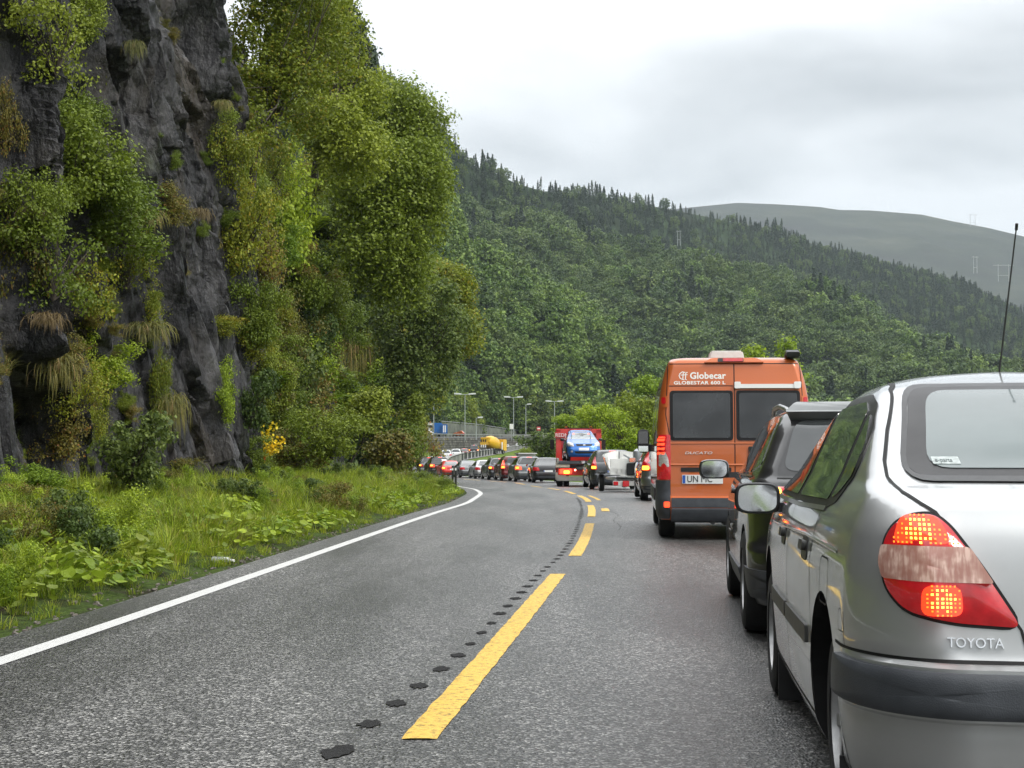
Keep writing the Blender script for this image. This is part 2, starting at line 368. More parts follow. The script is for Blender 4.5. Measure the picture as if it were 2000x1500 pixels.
# ------------------------------------------------------------------ cliff
cliff_off = pchip([-60, 6, 14, 20, 26, 31, 35, 38, 41, 42.5, 44.5, 52, 60, 75, 90, 110, 140], [7, 7, 7, 6.6, 6.3, 6.9, 6.2, 5.7, 5.6, 6.4, 8.3, 8.6, 8, 7.5, 6.2, 5.5, 6])
def cliff_base(Y): return Ex(Y) - cliff_off(Y)
cliff_top = pchip([-60, 50, 60, 80, 100, 120, 150], [24, 26, 26, 25, 19, 13, 7])
def cliff_disp(Y, Z):
    a = Y + .22 * Z                                   # fractures run down to the right
    wx = fbm(Y * .5, Z * .25, 3, 2); wz = fbm(Y * .4, Z * .4, 3, 7)
    v1, e1 = cells(a * .30 + .5 * wx, Z * .05 + .05 * Y + .15 * wz, 1)
    v2, e2 = cells(a * .85 + .5 * wx, Z * .11 + .3 * wz, 2)
    v3, e3 = cells(a * 2.4 + .9 * wx, Z * .34 + a * .4 + .6 * wz, 3)
    rid = 1 - np.abs(fbm(a * 1.1, Z * .22, 4, 4)) * 4
    rgh = np.clip(fbm(a * .28, Z * .12, 2, 9) * 3 + .6, .25, 1.3)
    v4, e4 = cells(a * 6.5 + 2 * wx, Z * 1.3 + a * 1.5 + 1.5 * wz, 5)
    crack = -.42 * np.exp(-(e1 / .04) ** 2) - .26 * np.exp(-(e2 / .05) ** 2) - .12 * np.exp(-(e3 / .08) ** 2) + .085 * v4 * rgh
    return 1.15 * v1 + .55 * v2 + .26 * v3 * (.5 + rgh) + .12 * rid * rgh + crack + .40 * fbm(Y * .4, Z * .25, 6, 12) * rgh + .13 * fbm(a * 5, Z * .8, 4, 17) * (.4 + rgh)
def cliff_x(Y, Z):
    return cliff_base(Y) - .10 * Z - .012 * np.maximum(0, Z - 6) ** 1.5 + cliff_disp(np.asarray(Y, float), np.asarray(Z, float))
cy = np.concatenate([np.arange(-60, 18, 1.), np.arange(18, 48, .055), np.arange(48, 64, .14), np.arange(64, 146, .5)])
zt = np.concatenate([np.linspace(0, .62, 290)[:-1], np.linspace(.62, 1, 60)])
YY, TT = np.meshgrid(cy, zt, indexing='ij')
ZZ = zg(YY) - .3 + TT * (cliff_top(YY) * .8); YY = YY - .22 * (ZZ - zg(YY))     # columns follow the slanting fractures
XX = cliff_x(YY, ZZ - zg(YY))
P = np.stack([XX, YY + .25 * fbm(YY * 1.3, ZZ * .8, 3, 40), ZZ], -1)
# top: the slope goes on up and back, overgrown
tops = []
for k, d in enumerate((1.5, 4, 9, 18, 40, 70)):
    q = P[:, -1].copy(); q[:, 0] -= d; q[:, 2] += d * .75 + 1.2 * fbm(q[:, 1] * .12, q[:, 1] * 0 + d, 3, 60); tops.append(q)
P = np.concatenate([P, np.stack(tops, 1)], 1)
# far end turns away from the road
endc = []
for k, (dx, dy) in enumerate(((3, 6), (10, 13), (25, 22), (60, 40))):
    q = P[-1].copy(); q[:, 0] -= dx; q[:, 1] += dy; endc.append(q)
P = np.concatenate([P, np.stack(endc, 0)], 0)
def rockmat():
    m = bpy.data.materials.new('wet_dark_slate'); t, b, o = nodes(m); nn = t.nodes.new; lk = t.links.new
    c = nn('ShaderNodeTexCoord')
    def noise(sc, det=6, scale=(1, 1, 1), rough=.6, rot=(0, 0, 0)):
        mp = nn('ShaderNodeMapping'); mp.inputs['Scale'].default_value = scale; mp.inputs['Rotation'].default_value = rot; lk(c.outputs['Object'], mp.inputs[0])
        n = nn('ShaderNodeTexNoise'); n.inputs['Scale'].default_value = sc; n.inputs['Detail'].default_value = det; n.inputs['Roughness'].default_value = rough; lk(mp.outputs[0], n.inputs[0]); return n.outputs[0]
    a = noise(.9, 8, (1, 1.6, .35), .65, (R(12), 0, 0)); r = nn('ShaderNodeValToRGB'); lk(a, r.inputs[0]); e = r.color_ramp.elements
    e[0].position = .38; e[0].color = (.010, .010, .012, 1); e[1].position = .72; e[1].color = (.13, .125, .125, 1)
    k = e.new(.5); k.color = (.034, .033, .036, 1); k = e.new(.61); k.color = (.082, .079, .082, 1)
    # rusty / mossy / pale streaks
    b2 = noise(.35, 6, (1, 2, .5)); r2 = nn('ShaderNodeValToRGB'); lk(b2, r2.inputs[0]); r2.color_ramp.elements[0].position = .52; r2.color_ramp.elements[1].position = .66
    mx = nn('ShaderNodeMix'); mx.data_type = 'RGBA'; lk(r2.outputs[0], mx.inputs[0]); lk(r.outputs[0], mx.inputs[6]); mx.inputs[7].default_value = (.055, .046, .038, 1)
    b3 = noise(.5, 7, (1, 1.5, .6)); r3 = nn('ShaderNodeValToRGB'); lk(b3, r3.inputs[0]); r3.color_ramp.elements[0].position = .60; r3.color_ramp.elements[1].position = .72; r3.color_ramp.elements[1].color = (.8, .8, .8, 1)
    mx2 = nn('ShaderNodeMix'); mx2.data_type = 'RGBA'; lk(r3.outputs[0], mx2.inputs[0]); lk(mx.outputs[2], mx2.inputs[6]); mx2.inputs[7].default_value = (.05, .062, .018, 1)
    b4 = noise(1.3, 8, (1, 3, .5), .7); r4 = nn('ShaderNodeValToRGB'); lk(b4, r4.inputs[0]); r4.color_ramp.elements[0].position = .66; r4.color_ramp.elements[1].position = .76
    mx3 = nn('ShaderNodeMix'); mx3.data_type = 'RGBA'; lk(r4.outputs[0], mx3.inputs[0]); lk(mx2.outputs[2], mx3.inputs[6]); mx3.inputs[7].default_value = (.26, .25, .24, 1)
    lk(mx3.outputs[2], b.inputs['Base Color'])
    rr = nn('ShaderNodeMapRange'); lk(noise(1.1, 4), rr.inputs[0]); rr.inputs[1].default_value = .35; rr.inputs[2].default_value = .65; rr.inputs[3].default_value = .22; rr.inputs[4].default_value = .6; lk(rr.outputs[0], b.inputs['Roughness'])
    bp = nn('ShaderNodeBump'); bp.inputs['Strength'].default_value = 1; bp.inputs['Distance'].default_value = .10; lk(noise(3.2, 9, (1, 1.6, .5), .68, (R(12), 0, 0)), bp.inputs['Height'])
    bp2 = nn('ShaderNodeBump'); bp2.inputs['Strength'].default_value = .8; bp2.inputs['Distance'].default_value = .05; lk(noise(13, 8, (1, 1, .5)), bp2.inputs['Height']); lk(bp.outputs[0], bp2.inputs['Normal'])
    # angular fracturing: tilted facets and cracks, stretched down the dip
    mpv = nn('ShaderNodeMapping'); mpv.inputs['Scale'].default_value = (1, 1.7, .17); mpv.inputs['Rotation'].default_value = (R(13), 0, 0)
    dn = nn('ShaderNodeTexNoise'); dn.inputs['Scale'].default_value = 1.4; dn.inputs['Detail'].default_value = 3; lk(c.outputs['Object'], dn.inputs[0]); dm = nn('ShaderNodeVectorMath'); dm.operation = 'MULTIPLY_ADD'; lk(dn.outputs['Color'], dm.inputs[0]); dm.inputs[1].default_value = (.25, .3, .6); lk(c.outputs['Object'], dm.inputs[2]); lk(dm.outputs[0], mpv.inputs[0])
    last = bp2.outputs[0]
    for sc_v, dist, hgt in ((1.3, .30, .0), (3.3, .12, 0), (9, .03, 0)):
        v_ = nn('ShaderNodeTexVoronoi'); v_.inputs['Scale'].default_value = sc_v; lk(mpv.outputs[0], v_.inputs[0]); sp_ = nn('ShaderNodeSeparateColor'); lk(v_.outputs['Color'], sp_.inputs[0])
        # height = random tilt of every cell
        df = nn('ShaderNodeVectorMath'); df.operation = 'SUBTRACT'; lk(mpv.outputs[0], df.inputs[0]); lk(v_.outputs['Position'], df.inputs[1]); cc_ = nn('ShaderNodeVectorMath'); cc_.operation = 'SUBTRACT'; lk(v_.outputs['Color'], cc_.inputs[0]); cc_.inputs[1].default_value = (.5, .5, .5)
        dp_ = nn('ShaderNodeVectorMath'); dp_.operation = 'DOT_PRODUCT'; lk(df.outputs[0], dp_.inputs[0]); lk(cc_.outputs[0], dp_.inputs[1]); ml = nn('ShaderNodeMath'); ml.operation = 'MULTIPLY_ADD'; lk(dp_.outputs['Value'], ml.inputs[0]); ml.inputs[1].default_value = sc_v * 1.6; ad_ = nn('ShaderNodeMath'); ad_.operation = 'MULTIPLY'; lk(sp_.outputs[0], ad_.inputs[0]); ad_.inputs[1].default_value = .35; lk(ad_.outputs[0], ml.inputs[2])
        bb = nn('ShaderNodeBump'); bb.inputs['Strength'].default_value = .85; bb.inputs['Distance'].default_value = dist; lk(ml.outputs[0], bb.inputs['Height']); lk(last, bb.inputs['Normal']); last = bb.outputs[0]
    ve = nn('ShaderNodeTexVoronoi'); ve.feature = 'DISTANCE_TO_EDGE'; ve.inputs['Scale'].default_value = 1.3; lk(mpv.outputs[0], ve.inputs[0]); er = nn('ShaderNodeMapRange'); lk(ve.outputs['Distance'], er.inputs[0]); er.inputs[2].default_value = .035; er.inputs[3].default_value = .25
    hm = nn('ShaderNodeHueSaturation'); lk(mx3.outputs[2], hm.inputs['Color']); lk(er.outputs[0], hm.inputs['Value']); lk(hm.outputs[0], b.inputs['Base Color'])
    b.inputs['Specular IOR Level'].default_value = .4
    lk(last, b.inputs['Normal']); return m
M_ROCK = rockmat()
cliff = link('cliff', gridmesh('cliff', P), M_ROCK, kind='structure'); cliff.data.shade_smooth(); cliff.data.set_sharp_from_angle(angle=R(24))
def on_cliff(px, py):
    """where the line of sight through a photo pixel meets the cliff"""
    Yt = np.arange(14, 150, .15); u = (px - 1000) / F; v = (750 - py) / F
    y = math.cos(PITCH) - v * math.sin(PITCH); z = math.sin(PITCH) + v * math.cos(PITCH)
    Xr = u / y * Yt; Zr = CH + z / y * Yt
    hit = Xr <= cliff_x(Yt, np.maximum(0, Zr - zg(Yt)))
    i = int(np.argmax(hit)) if hit.any() else len(Yt) - 1
    return Vector((Xr[i], Yt[i], Zr[i]))
# ------------------------------------------------------------------ foliage
LM_GREEN = leafmat('leaf_green', (.115, .16, .016), (.25, .32, .035))
LM_YELGR = leafmat('leaf_yellow_green', (.14, .17, .018), (.31, .36, .035), .4, (.36, .29, .03))
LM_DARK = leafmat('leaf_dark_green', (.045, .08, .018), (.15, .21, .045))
LM_BRIGHT = leafmat('leaf_bright_green', (.12, .19, .015), (.34, .46, .035), .4)
LM_OLIVE = leafmat('leaf_olive', (.09, .09, .018), (.27, .25, .05), .35, (.26, .14, .03))
LM_FOREST = leafmat('leaf_forest', (.055, .105, .024), (.22, .33, .06), .3)
LM_CONIF = leafmat('needle_dark', (.022, .042, .02), (.065, .10, .045), .15)
LM_GRASS = leafmat('grass_blade', (.12, .175, .014), (.36, .46, .03), .45, (.36, .34, .08))
LM_DRY = leafmat('dry_grass', (.10, .065, .025), (.25, .18, .07), .3)
LM_STRAW = leafmat('hanging_grass', (.09, .105, .02), (.28, .26, .06), .4, (.35, .25, .09))
LM_MOSS = leafmat('yellow_moss', (.16, .14, .01), (.38, .33, .02), .2)
LM_FLOWER = leafmat('yellow_petals', (.62, .50, .02), (.85, .72, .04), .3)
M_BARK = mat('bark', (.07, .055, .045), .85, bump=.6, bscale=25, var=.3)
M_BARKP = mat('pale_bark', (.2, .19, .17), .8, bump=.5, bscale=25, var=.3)

def leaves_np(P, size, g, aspect=.62, up=.35, vary=.35, rad=.9):
    """rhombic leaf faces at points P"""
    n = len(P); nrm = g.normal(size=(n, 3)); nrm[:, 2] = np.abs(nrm[:, 2]) + up
    if getattr(clump_pts, 'last', None) is not None and len(clump_pts.last) == n: nrm = nrm * .75 + clump_pts.last * rad * 1.6
    clump_pts.last = None; nrm /= np.linalg.norm(nrm, axis=1)[:, None]
    t = g.normal(size=(n, 3)); a = np.cross(nrm, t); a /= np.linalg.norm(a, axis=1)[:, None] + 1e-9; b = np.cross(nrm, a)
    s = (size * (1 + g.uniform(-vary, vary, n)))[:, None]
    V = np.stack([P - a * s * .5, P + b * s * .5 * aspect, P + a * s * .5, P - b * s * .5 * aspect], 1).reshape(-1, 3)
    return V, np.arange(4 * n).reshape(n, 4)
def clump_pts(centers, r, per, g, hollow=.35):
    n = len(centers); d = g.normal(size=(n, per, 3)); d /= np.linalg.norm(d, axis=2)[..., None]
    rad = hollow + (1 - hollow) * g.random((n, per, 1)) ** .6
    rr = (np.asarray(r) * np.ones(n))[:, None, None]; clump_pts.last = d.reshape(-1, 3).copy()
    return (centers[:, None] + d * rad * rr * np.array([1, 1, .72])).reshape(-1, 3)
def crown_centers(lobes, n, g, shell=.55):
    """clump centres spread through overlapping ellipsoid lobes [(x,y,z,rx,ry,rz)]"""
    lob = np.array(lobes, float); vol = lob[:, 3] * lob[:, 4] * lob[:, 5]; idx = g.choice(len(lob), n, p=vol / vol.sum())
    d = g.normal(size=(n, 3)); d /= np.linalg.norm(d, axis=1)[:, None]; rad = shell + (1 - shell) * g.random((n, 1)) ** .8
    return lob[idx, :3] + d * rad * lob[idx, 3:6]
def twigs(mb, base, tips, g, r0, r1, n=5, sag=.12):
    for tpt in tips:
        b = Vector(base); e = Vector(tpt); m = (b + e) / 2 + Vector((g.uniform(-sag, sag), g.uniform(-sag, sag), g.uniform(0, sag))) * (e - b).length
        pts = [b, b * .35 + m * .65 + Vector((0, 0, .03)), m * .5 + e * .5, e]
        mb.tube(pts, [r0, r0 * .7, r0 * .45 + r1 * .3, r1], n, cap=False)

def make_shrub(seed, n_clump, per, leaf, lm, name='shrub', flat=1.0, bark=None, lobes=None, hollow=.3, clump_r=.2):
    """proto of unit radius, grows from the origin upwards and outwards"""
    g = np.random.default_rng(seed)
    lobes = lobes or [(0, 0, .5, .5, .45, .4 * flat)] + [(g.uniform(-.72, .72), g.uniform(-.4, .4), .55 + g.uniform(-.5, .6) * flat, g.uniform(.16, .42), g.uniform(.2, .4), g.uniform(.15, .36) * flat) for _ in range(10)]
    C = crown_centers(lobes, n_clump, g, .35)
    V, Fq = leaves_np(clump_pts(C, clump_r * g.uniform(.6, 1.3, len(C)), per, g, .1), leaf, g)
    fo = npmesh(name + '_foliage', V, Fq); fo.materials.append(MATS[lm] if isinstance(lm, str) else lm)
    mb = MB(); tips = C[g.choice(len(C), min(len(C), 18), replace=False)]
    twigs(mb, (0, .1, .1), tips, g, .016, .003, 4)
    st = mb.mesh('stem'); st.materials.append(bark or M_BARK)
    return fo, st
SHR = {
 'green': [make_shrub(11, 260, 30, .06, LM_GREEN, clump_r=.24), make_shrub(12, 230, 34, .056, LM_GREEN, clump_r=.26)],
 'yel': [make_shrub(21, 190, 28, .06, LM_YELGR, clump_r=.26), make_shrub(22, 200, 28, .055, LM_YELGR, clump_r=.24)],
 'dark': [make_shrub(31, 240, 22, .09, LM_DARK), make_shrub(32, 240, 22, .08, LM_DARK)],
 'olive': [make_shrub(41, 200, 28, .06, LM_OLIVE, clump_r=.25), make_shrub(42, 180, 28, .06, LM_OLIVE, clump_r=.25)],
 'bright': [make_shrub(51, 210, 28, .065, LM_BRIGHT, clump_r=.24), make_shrub(52, 220, 28, .06, LM_BRIGHT, clump_r=.24)],
 'sparse': [make_shrub(61, 120, 22, .056, LM_YELGR, clump_r=.22), make_shrub(62, 130, 22, .054, LM_GREEN, clump_r=.22)],
}
def put_shrub(kind, loc, sx, sz, label, g, group=None, name='shrub', cat='shrub', sink=.45):
    fo, st = SHR[kind][int(g.integers(len(SHR[kind])))]
    o = thing(name, label, cat, loc, g.uniform(0, 6.28), group); o.location.z -= sz * sink
    o.scale = (sx, sx, sz)
    link('foliage', fo, parent=o); link('stem', st, parent=o); return o

def blade_tuft(seed, n, L_, w, lm, droop=.6, spread=.25, segs=4, name='grass_tuft', hang=False):
    g = np.random.default_rng(seed); V = []; Fq = []
    for i in range(n):
        az = g.uniform(0, 6.283); r = g.uniform(0, spread) ; b = np.array([math.cos(az) * r, math.sin(az) * r, 0]); l = L_ * g.uniform(.5, 1.1)
        az2 = az + g.normal() * .6; out_ = np.array([math.cos(az2), math.sin(az2), 0]); side = np.array([-out_[1], out_[0], 0]) * w * g.uniform(.6, 1.2)
        dr = droop * g.uniform(.3, 1.3); p = b.copy(); ang = R(85) - abs(g.normal()) * .25; k0 = len(V)
        for s in range(segs + 1):
            ww = side * (1 - (s / segs) ** 1.5) * .5; V += [p - ww, p + ww]
            if s < segs: 
                p = p + (out_ * math.cos(ang) + np.array([0, 0, math.sin(ang)])) * l / segs; ang -= dr * 2.2 / segs
        for s in range(segs): a = k0 + 2 * s; Fq.append((a, a + 1, a + 3, a + 2))
    me = npmesh(name, V, Fq); me.materials.append(lm); return me
def hang_tuft(seed, n, lm, name='hanging_grass'):
    """long grass falling over a ledge, unit size: falls one unit down"""
    g = np.random.default_rng(seed); V = []; Fq = []
    for i in range(n):
        x0 = g.uniform(-.35, .35); y0 = g.uniform(-.1, .25); l = g.uniform(.5, 1.1); az = g.normal() * .9; p = np.array([x0 * g.uniform(.5, 1.1), y0, -.45 * g.random() ** 1.5 + .05]); l *= g.uniform(.35, 1); ang = g.uniform(.1, 1.2); k0 = len(V)
        for s in range(7):
            w = .007 * (1 - (s / 6) ** 2) + .001; V += [p + [-w, 0, 0], p + [w, 0, 0]]
            p = p + np.array([math.sin(az) * math.cos(ang), -math.cos(az) * math.cos(ang) * .6, math.sin(ang)]) * l / 6; ang = max(-1.45, ang - .62)
        for s in range(6): a = k0 + 2 * s; Fq.append((a, a + 1, a + 3, a + 2))
    me = npmesh(name, V, Fq); me.materials.append(lm); return me
def fern(seed, n, lm, pinn=14, name='fern'):
    """arching compound fronds, unit height"""
    g = np.random.default_rng(seed); V = []; Fq = []
    for i in range(n):
        az = g.uniform(0, 6.283); o_ = np.array([math.cos(az), math.sin(az), 0]); side = np.array([-o_[1], o_[0], 0]); ang = R(75) - g.random() * .4; p = np.zeros(3) + [g.normal() * .1, g.normal() * .1, 0]; l = g.uniform(.7, 1.1)
        for s in range(pinn):
            d = o_ * math.cos(ang) + np.array([0, 0, math.sin(ang)]); p = p + d * l / pinn; ang -= 1.5 / pinn
            w = .34 * l * math.sin(math.pi * min(1, (s + 2) / (pinn + 2))) ** .8 
            for sg in (-1, 1):
                e = p + sg * side * w + d * w * .35 + [0, 0, -.08 * w]; t = d * .028; m = (p + e) / 2 ; k = len(V)
                V += [p - t * .2, m - t, e, m + t * .9]; Fq.append((k, k + 1, k + 2, k + 3))
    me = npmesh(name, V, Fq); me.materials.append(lm); return me
def weed(seed, n, lm, name='broad_leaf_weed'):
    """round broad leaves on stalks, unit height"""
    g = np.random.default_rng(seed); V = []; Fs = []
    for i in range(n):
        az = g.uniform(0, 6.283); r = g.uniform(.1, .75); h = g.uniform(.35, 1.0) * (1 - .35 * r); s = g.uniform(.10, .2); c = Vector((math.cos(az) * r, math.sin(az) * r, h))
        nrm = Vector((math.cos(az) * .45 + g.normal() * .25, math.sin(az) * .45 + g.normal() * .25, 1)).normalized(); a = nrm.orthogonal().normalized(); b = nrm.cross(a); k = len(V)
        V.append(c - nrm * s * .18)
        for q in range(8):
            t = q * math.pi / 4; rr = s * (1 + .14 * math.cos(2 * t)) * (.62 if q == 0 else 1); V.append(c + (a * math.cos(t) + b * math.sin(t)) * rr + nrm * s * .08 * (q % 2))
        for q in range(8): Fs.append((k, k + 1 + q, k + 1 + (q + 1) % 8))
        k = len(V); V += [Vector((math.cos(az) * r * .3, math.sin(az) * r * .3, 0)), Vector((math.cos(az) * r * .3 + .015, math.sin(az) * r * .3, 0)), c]; Fs.append((k, k + 1, k + 2))
    me = pymesh(name, V, Fs); me.materials.append(lm); return me

# geometry-node scatter: points mesh with attributes -> instances of prototypes
def scatter(name, pts, protos, g, smin, smax, label=None, cat=None, scales=None, zscale=(.85, 1.2), tilt=.08, idx=None, base_mat=None):
    pts = np.asarray(pts, np.float32); n = len(pts)
    me = bpy.data.meshes.new(name); me.vertices.add(n); me.vertices.foreach_set('co', pts.ravel())
    s = scales if scales is not None else g.uniform(smin, smax, n)
    sc = np.stack([s, s, s * g.uniform(*zscale, n)], -1).astype(np.float32); rot = np.stack([g.normal(size=n) * tilt, g.normal(size=n) * tilt, g.uniform(0, 6.283, n)], -1).astype(np.float32)
    for an, dat in (('sc', sc), ('rot', rot)):
        at_ = me.attributes.new(an, 'FLOAT_VECTOR', 'POINT'); at_.data.foreach_set('vector', dat.ravel())
    at_ = me.attributes.new('idx', 'INT', 'POINT'); at_.data.foreach_set('value', (idx if idx is not None else g.integers(0, len(protos), n)).astype(np.int32))
    o = bpy.data.objects.new(name, me); COL.objects.link(o)
    ng = bpy.data.node_groups.new(name, 'GeometryNodeTree'); ng.interface.new_socket('Geometry', in_out='INPUT', socket_type='NodeSocketGeometry'); ng.interface.new_socket('Geometry', in_out='OUTPUT', socket_type='NodeSocketGeometry')
    gi = ng.nodes.new('NodeGroupInput'); go = ng.nodes.new('NodeGroupOutput'); jn = ng.nodes.new('GeometryNodeJoinGeometry'); lk = ng.links.new
    def attr(nm, ty):
        a = ng.nodes.new('GeometryNodeInputNamedAttribute'); a.data_type = ty; a.inputs[0].default_value = nm; return a.outputs[0]
    A, B, C_ = attr('sc', 'FLOAT_VECTOR'), attr('rot', 'FLOAT_VECTOR'), attr('idx', 'INT')
    for k, pr in enumerate(protos):
        po = bpy.data.objects.get('proto_' + pr.name) or bpy.data.objects.new('proto_' + pr.name, pr)
        oi = ng.nodes.new('GeometryNodeObjectInfo'); oi.inputs[0].default_value = po; oi.inputs['As Instance'].default_value = True
        ip = ng.nodes.new('GeometryNodeInstanceOnPoints'); cp = ng.nodes.new('FunctionNodeCompare'); cp.data_type = 'INT'; cp.operation = 'EQUAL'
        lk(C_, [i for i in cp.inputs if i.type == 'INT'][0]); [i for i in cp.inputs if i.type == 'INT'][1].default_value = k
        lk(gi.outputs[0], ip.inputs['Points']); lk(cp.outputs[0], ip.inputs['Selection']); lk(oi.outputs['Geometry'], ip.inputs['Instance']); lk(B, ip.inputs['Rotation']); lk(A, ip.inputs['Scale']); lk(ip.outputs[0], jn.inputs[0])
    lk(jn.outputs[0], go.inputs[0])
    md = o.modifiers.new('scatter', 'NODES'); md.node_group = ng
    o['kind'] = 'stuff'
    if label: o['label'] = label
    if cat: o['category'] = cat
    return o

# ------------------------------------------------------------------ verge cover
g = np.random.default_rng(101)
tufts = [blade_tuft(1, 46, .34, .012, LM_GRASS, .55, .14, name='tuft_a'), blade_tuft(2, 40, .42, .011, LM_GRASS, .8, .16, name='tuft_b'), blade_tuft(3, 40, .3, .011, LM_STRAW, .7, .15, name='tuft_c'), blade_tuft(4, 30, .16, .009, LM_GRASS, .8, .12, 3, name='tuft_d')]
pts = []; idx = []; scs = []
def dens(Y): return 1 if Y < 30 else .55
for Y in np.arange(7, 62, .1):
    k = int(14 if Y < 28 else 9 if Y < 45 else 5)
    for q in range(k):
        n = g.uniform(.12, 7) if Y < 50 else g.uniform(.12, 5); yy = Y + g.uniform(0, .1)
        if n < .7 and g.random() < .5 * (1 - n): continue
        pts.append(verge_pt(n, yy)); f = fbm(np.array(n * .5), np.array(yy * .35), 3, 70)
        idx.append(3 if n < .55 else (2 if f > .28 and g.random() < .6 else int(g.integers(0, 2)))); scs.append(g.uniform(.6, 1.25) * (1.0 + .5 * float(f)) * (1 + .012 * max(0, yy - 15)) * (.7 if n < .8 else 1))
scatter('verge_grass', pts, tufts, g, 1, 1, 'lush green grass covering the sloping verge below the cliff', 'grass', np.array(scs), idx=np.array(idx))
weeds = [weed(1, 16, LM_BRIGHT, 'weed_a'), weed(2, 22, LM_BRIGHT, 'weed_b'), weed(3, 14, LM_GREEN, 'weed_c')]
pts = []; scs = []
for q in range(3200):
    Y = g.uniform(8, 58) ; n = g.uniform(.3, 6.5); d = float(fbm(np.array(n * .45), np.array(Y * .22), 3, 80)) + .25 * math.exp(-((n - 1.2) / 1.1) ** 2)
    if d > .10 + g.uniform(-.12, .25): pts.append(verge_pt(n, Y)); scs.append(g.uniform(.15, .33) * (1.1 if n < 2 else 1))
scatter('broad_leaf_ground_cover', pts, weeds, g, 1, 1, 'patches of round leaved weeds among the verge grass', 'weeds', np.array(scs))
pts = [verge_pt(n, Y) for n, Y in ((g.uniform(.7, 6.5), g.uniform(9, 56)) for _ in range(620)) if float(fbm(np.array(n * .6 + 9), np.array(Y * .3), 3, 84)) > .02]
scatter('verge_herbs', pts, [SHR['green'][0][0], SHR['olive'][0][0], SHR['dark'][0][0], SHR['bright'][0][0]], g, .16, .42, 'mixed leafy herbs standing in the verge grass', 'weeds')
# small bits of stone and dead leaf along the asphalt's edge
mb = MB()
for q in range(700):
    Y = g.uniform(7, 45); n = abs(g.normal()) * .22 + .0; p = verge_pt(n, Y); s = g.uniform(.006, .03)
    mb.box((p[0], p[1], p[2] + s * .3), (s, s * g.uniform(.6, 1.6), s * .6), g.uniform(0, 3), g.uniform(-.4, .4))
o = mb.obj('roadside_gravel', mat('gravel_bits', (.16, .14, .12), .8, var=.5, scale=30)); o['kind'] = 'stuff'; o['label'] = 'small stones along the asphalt edge'

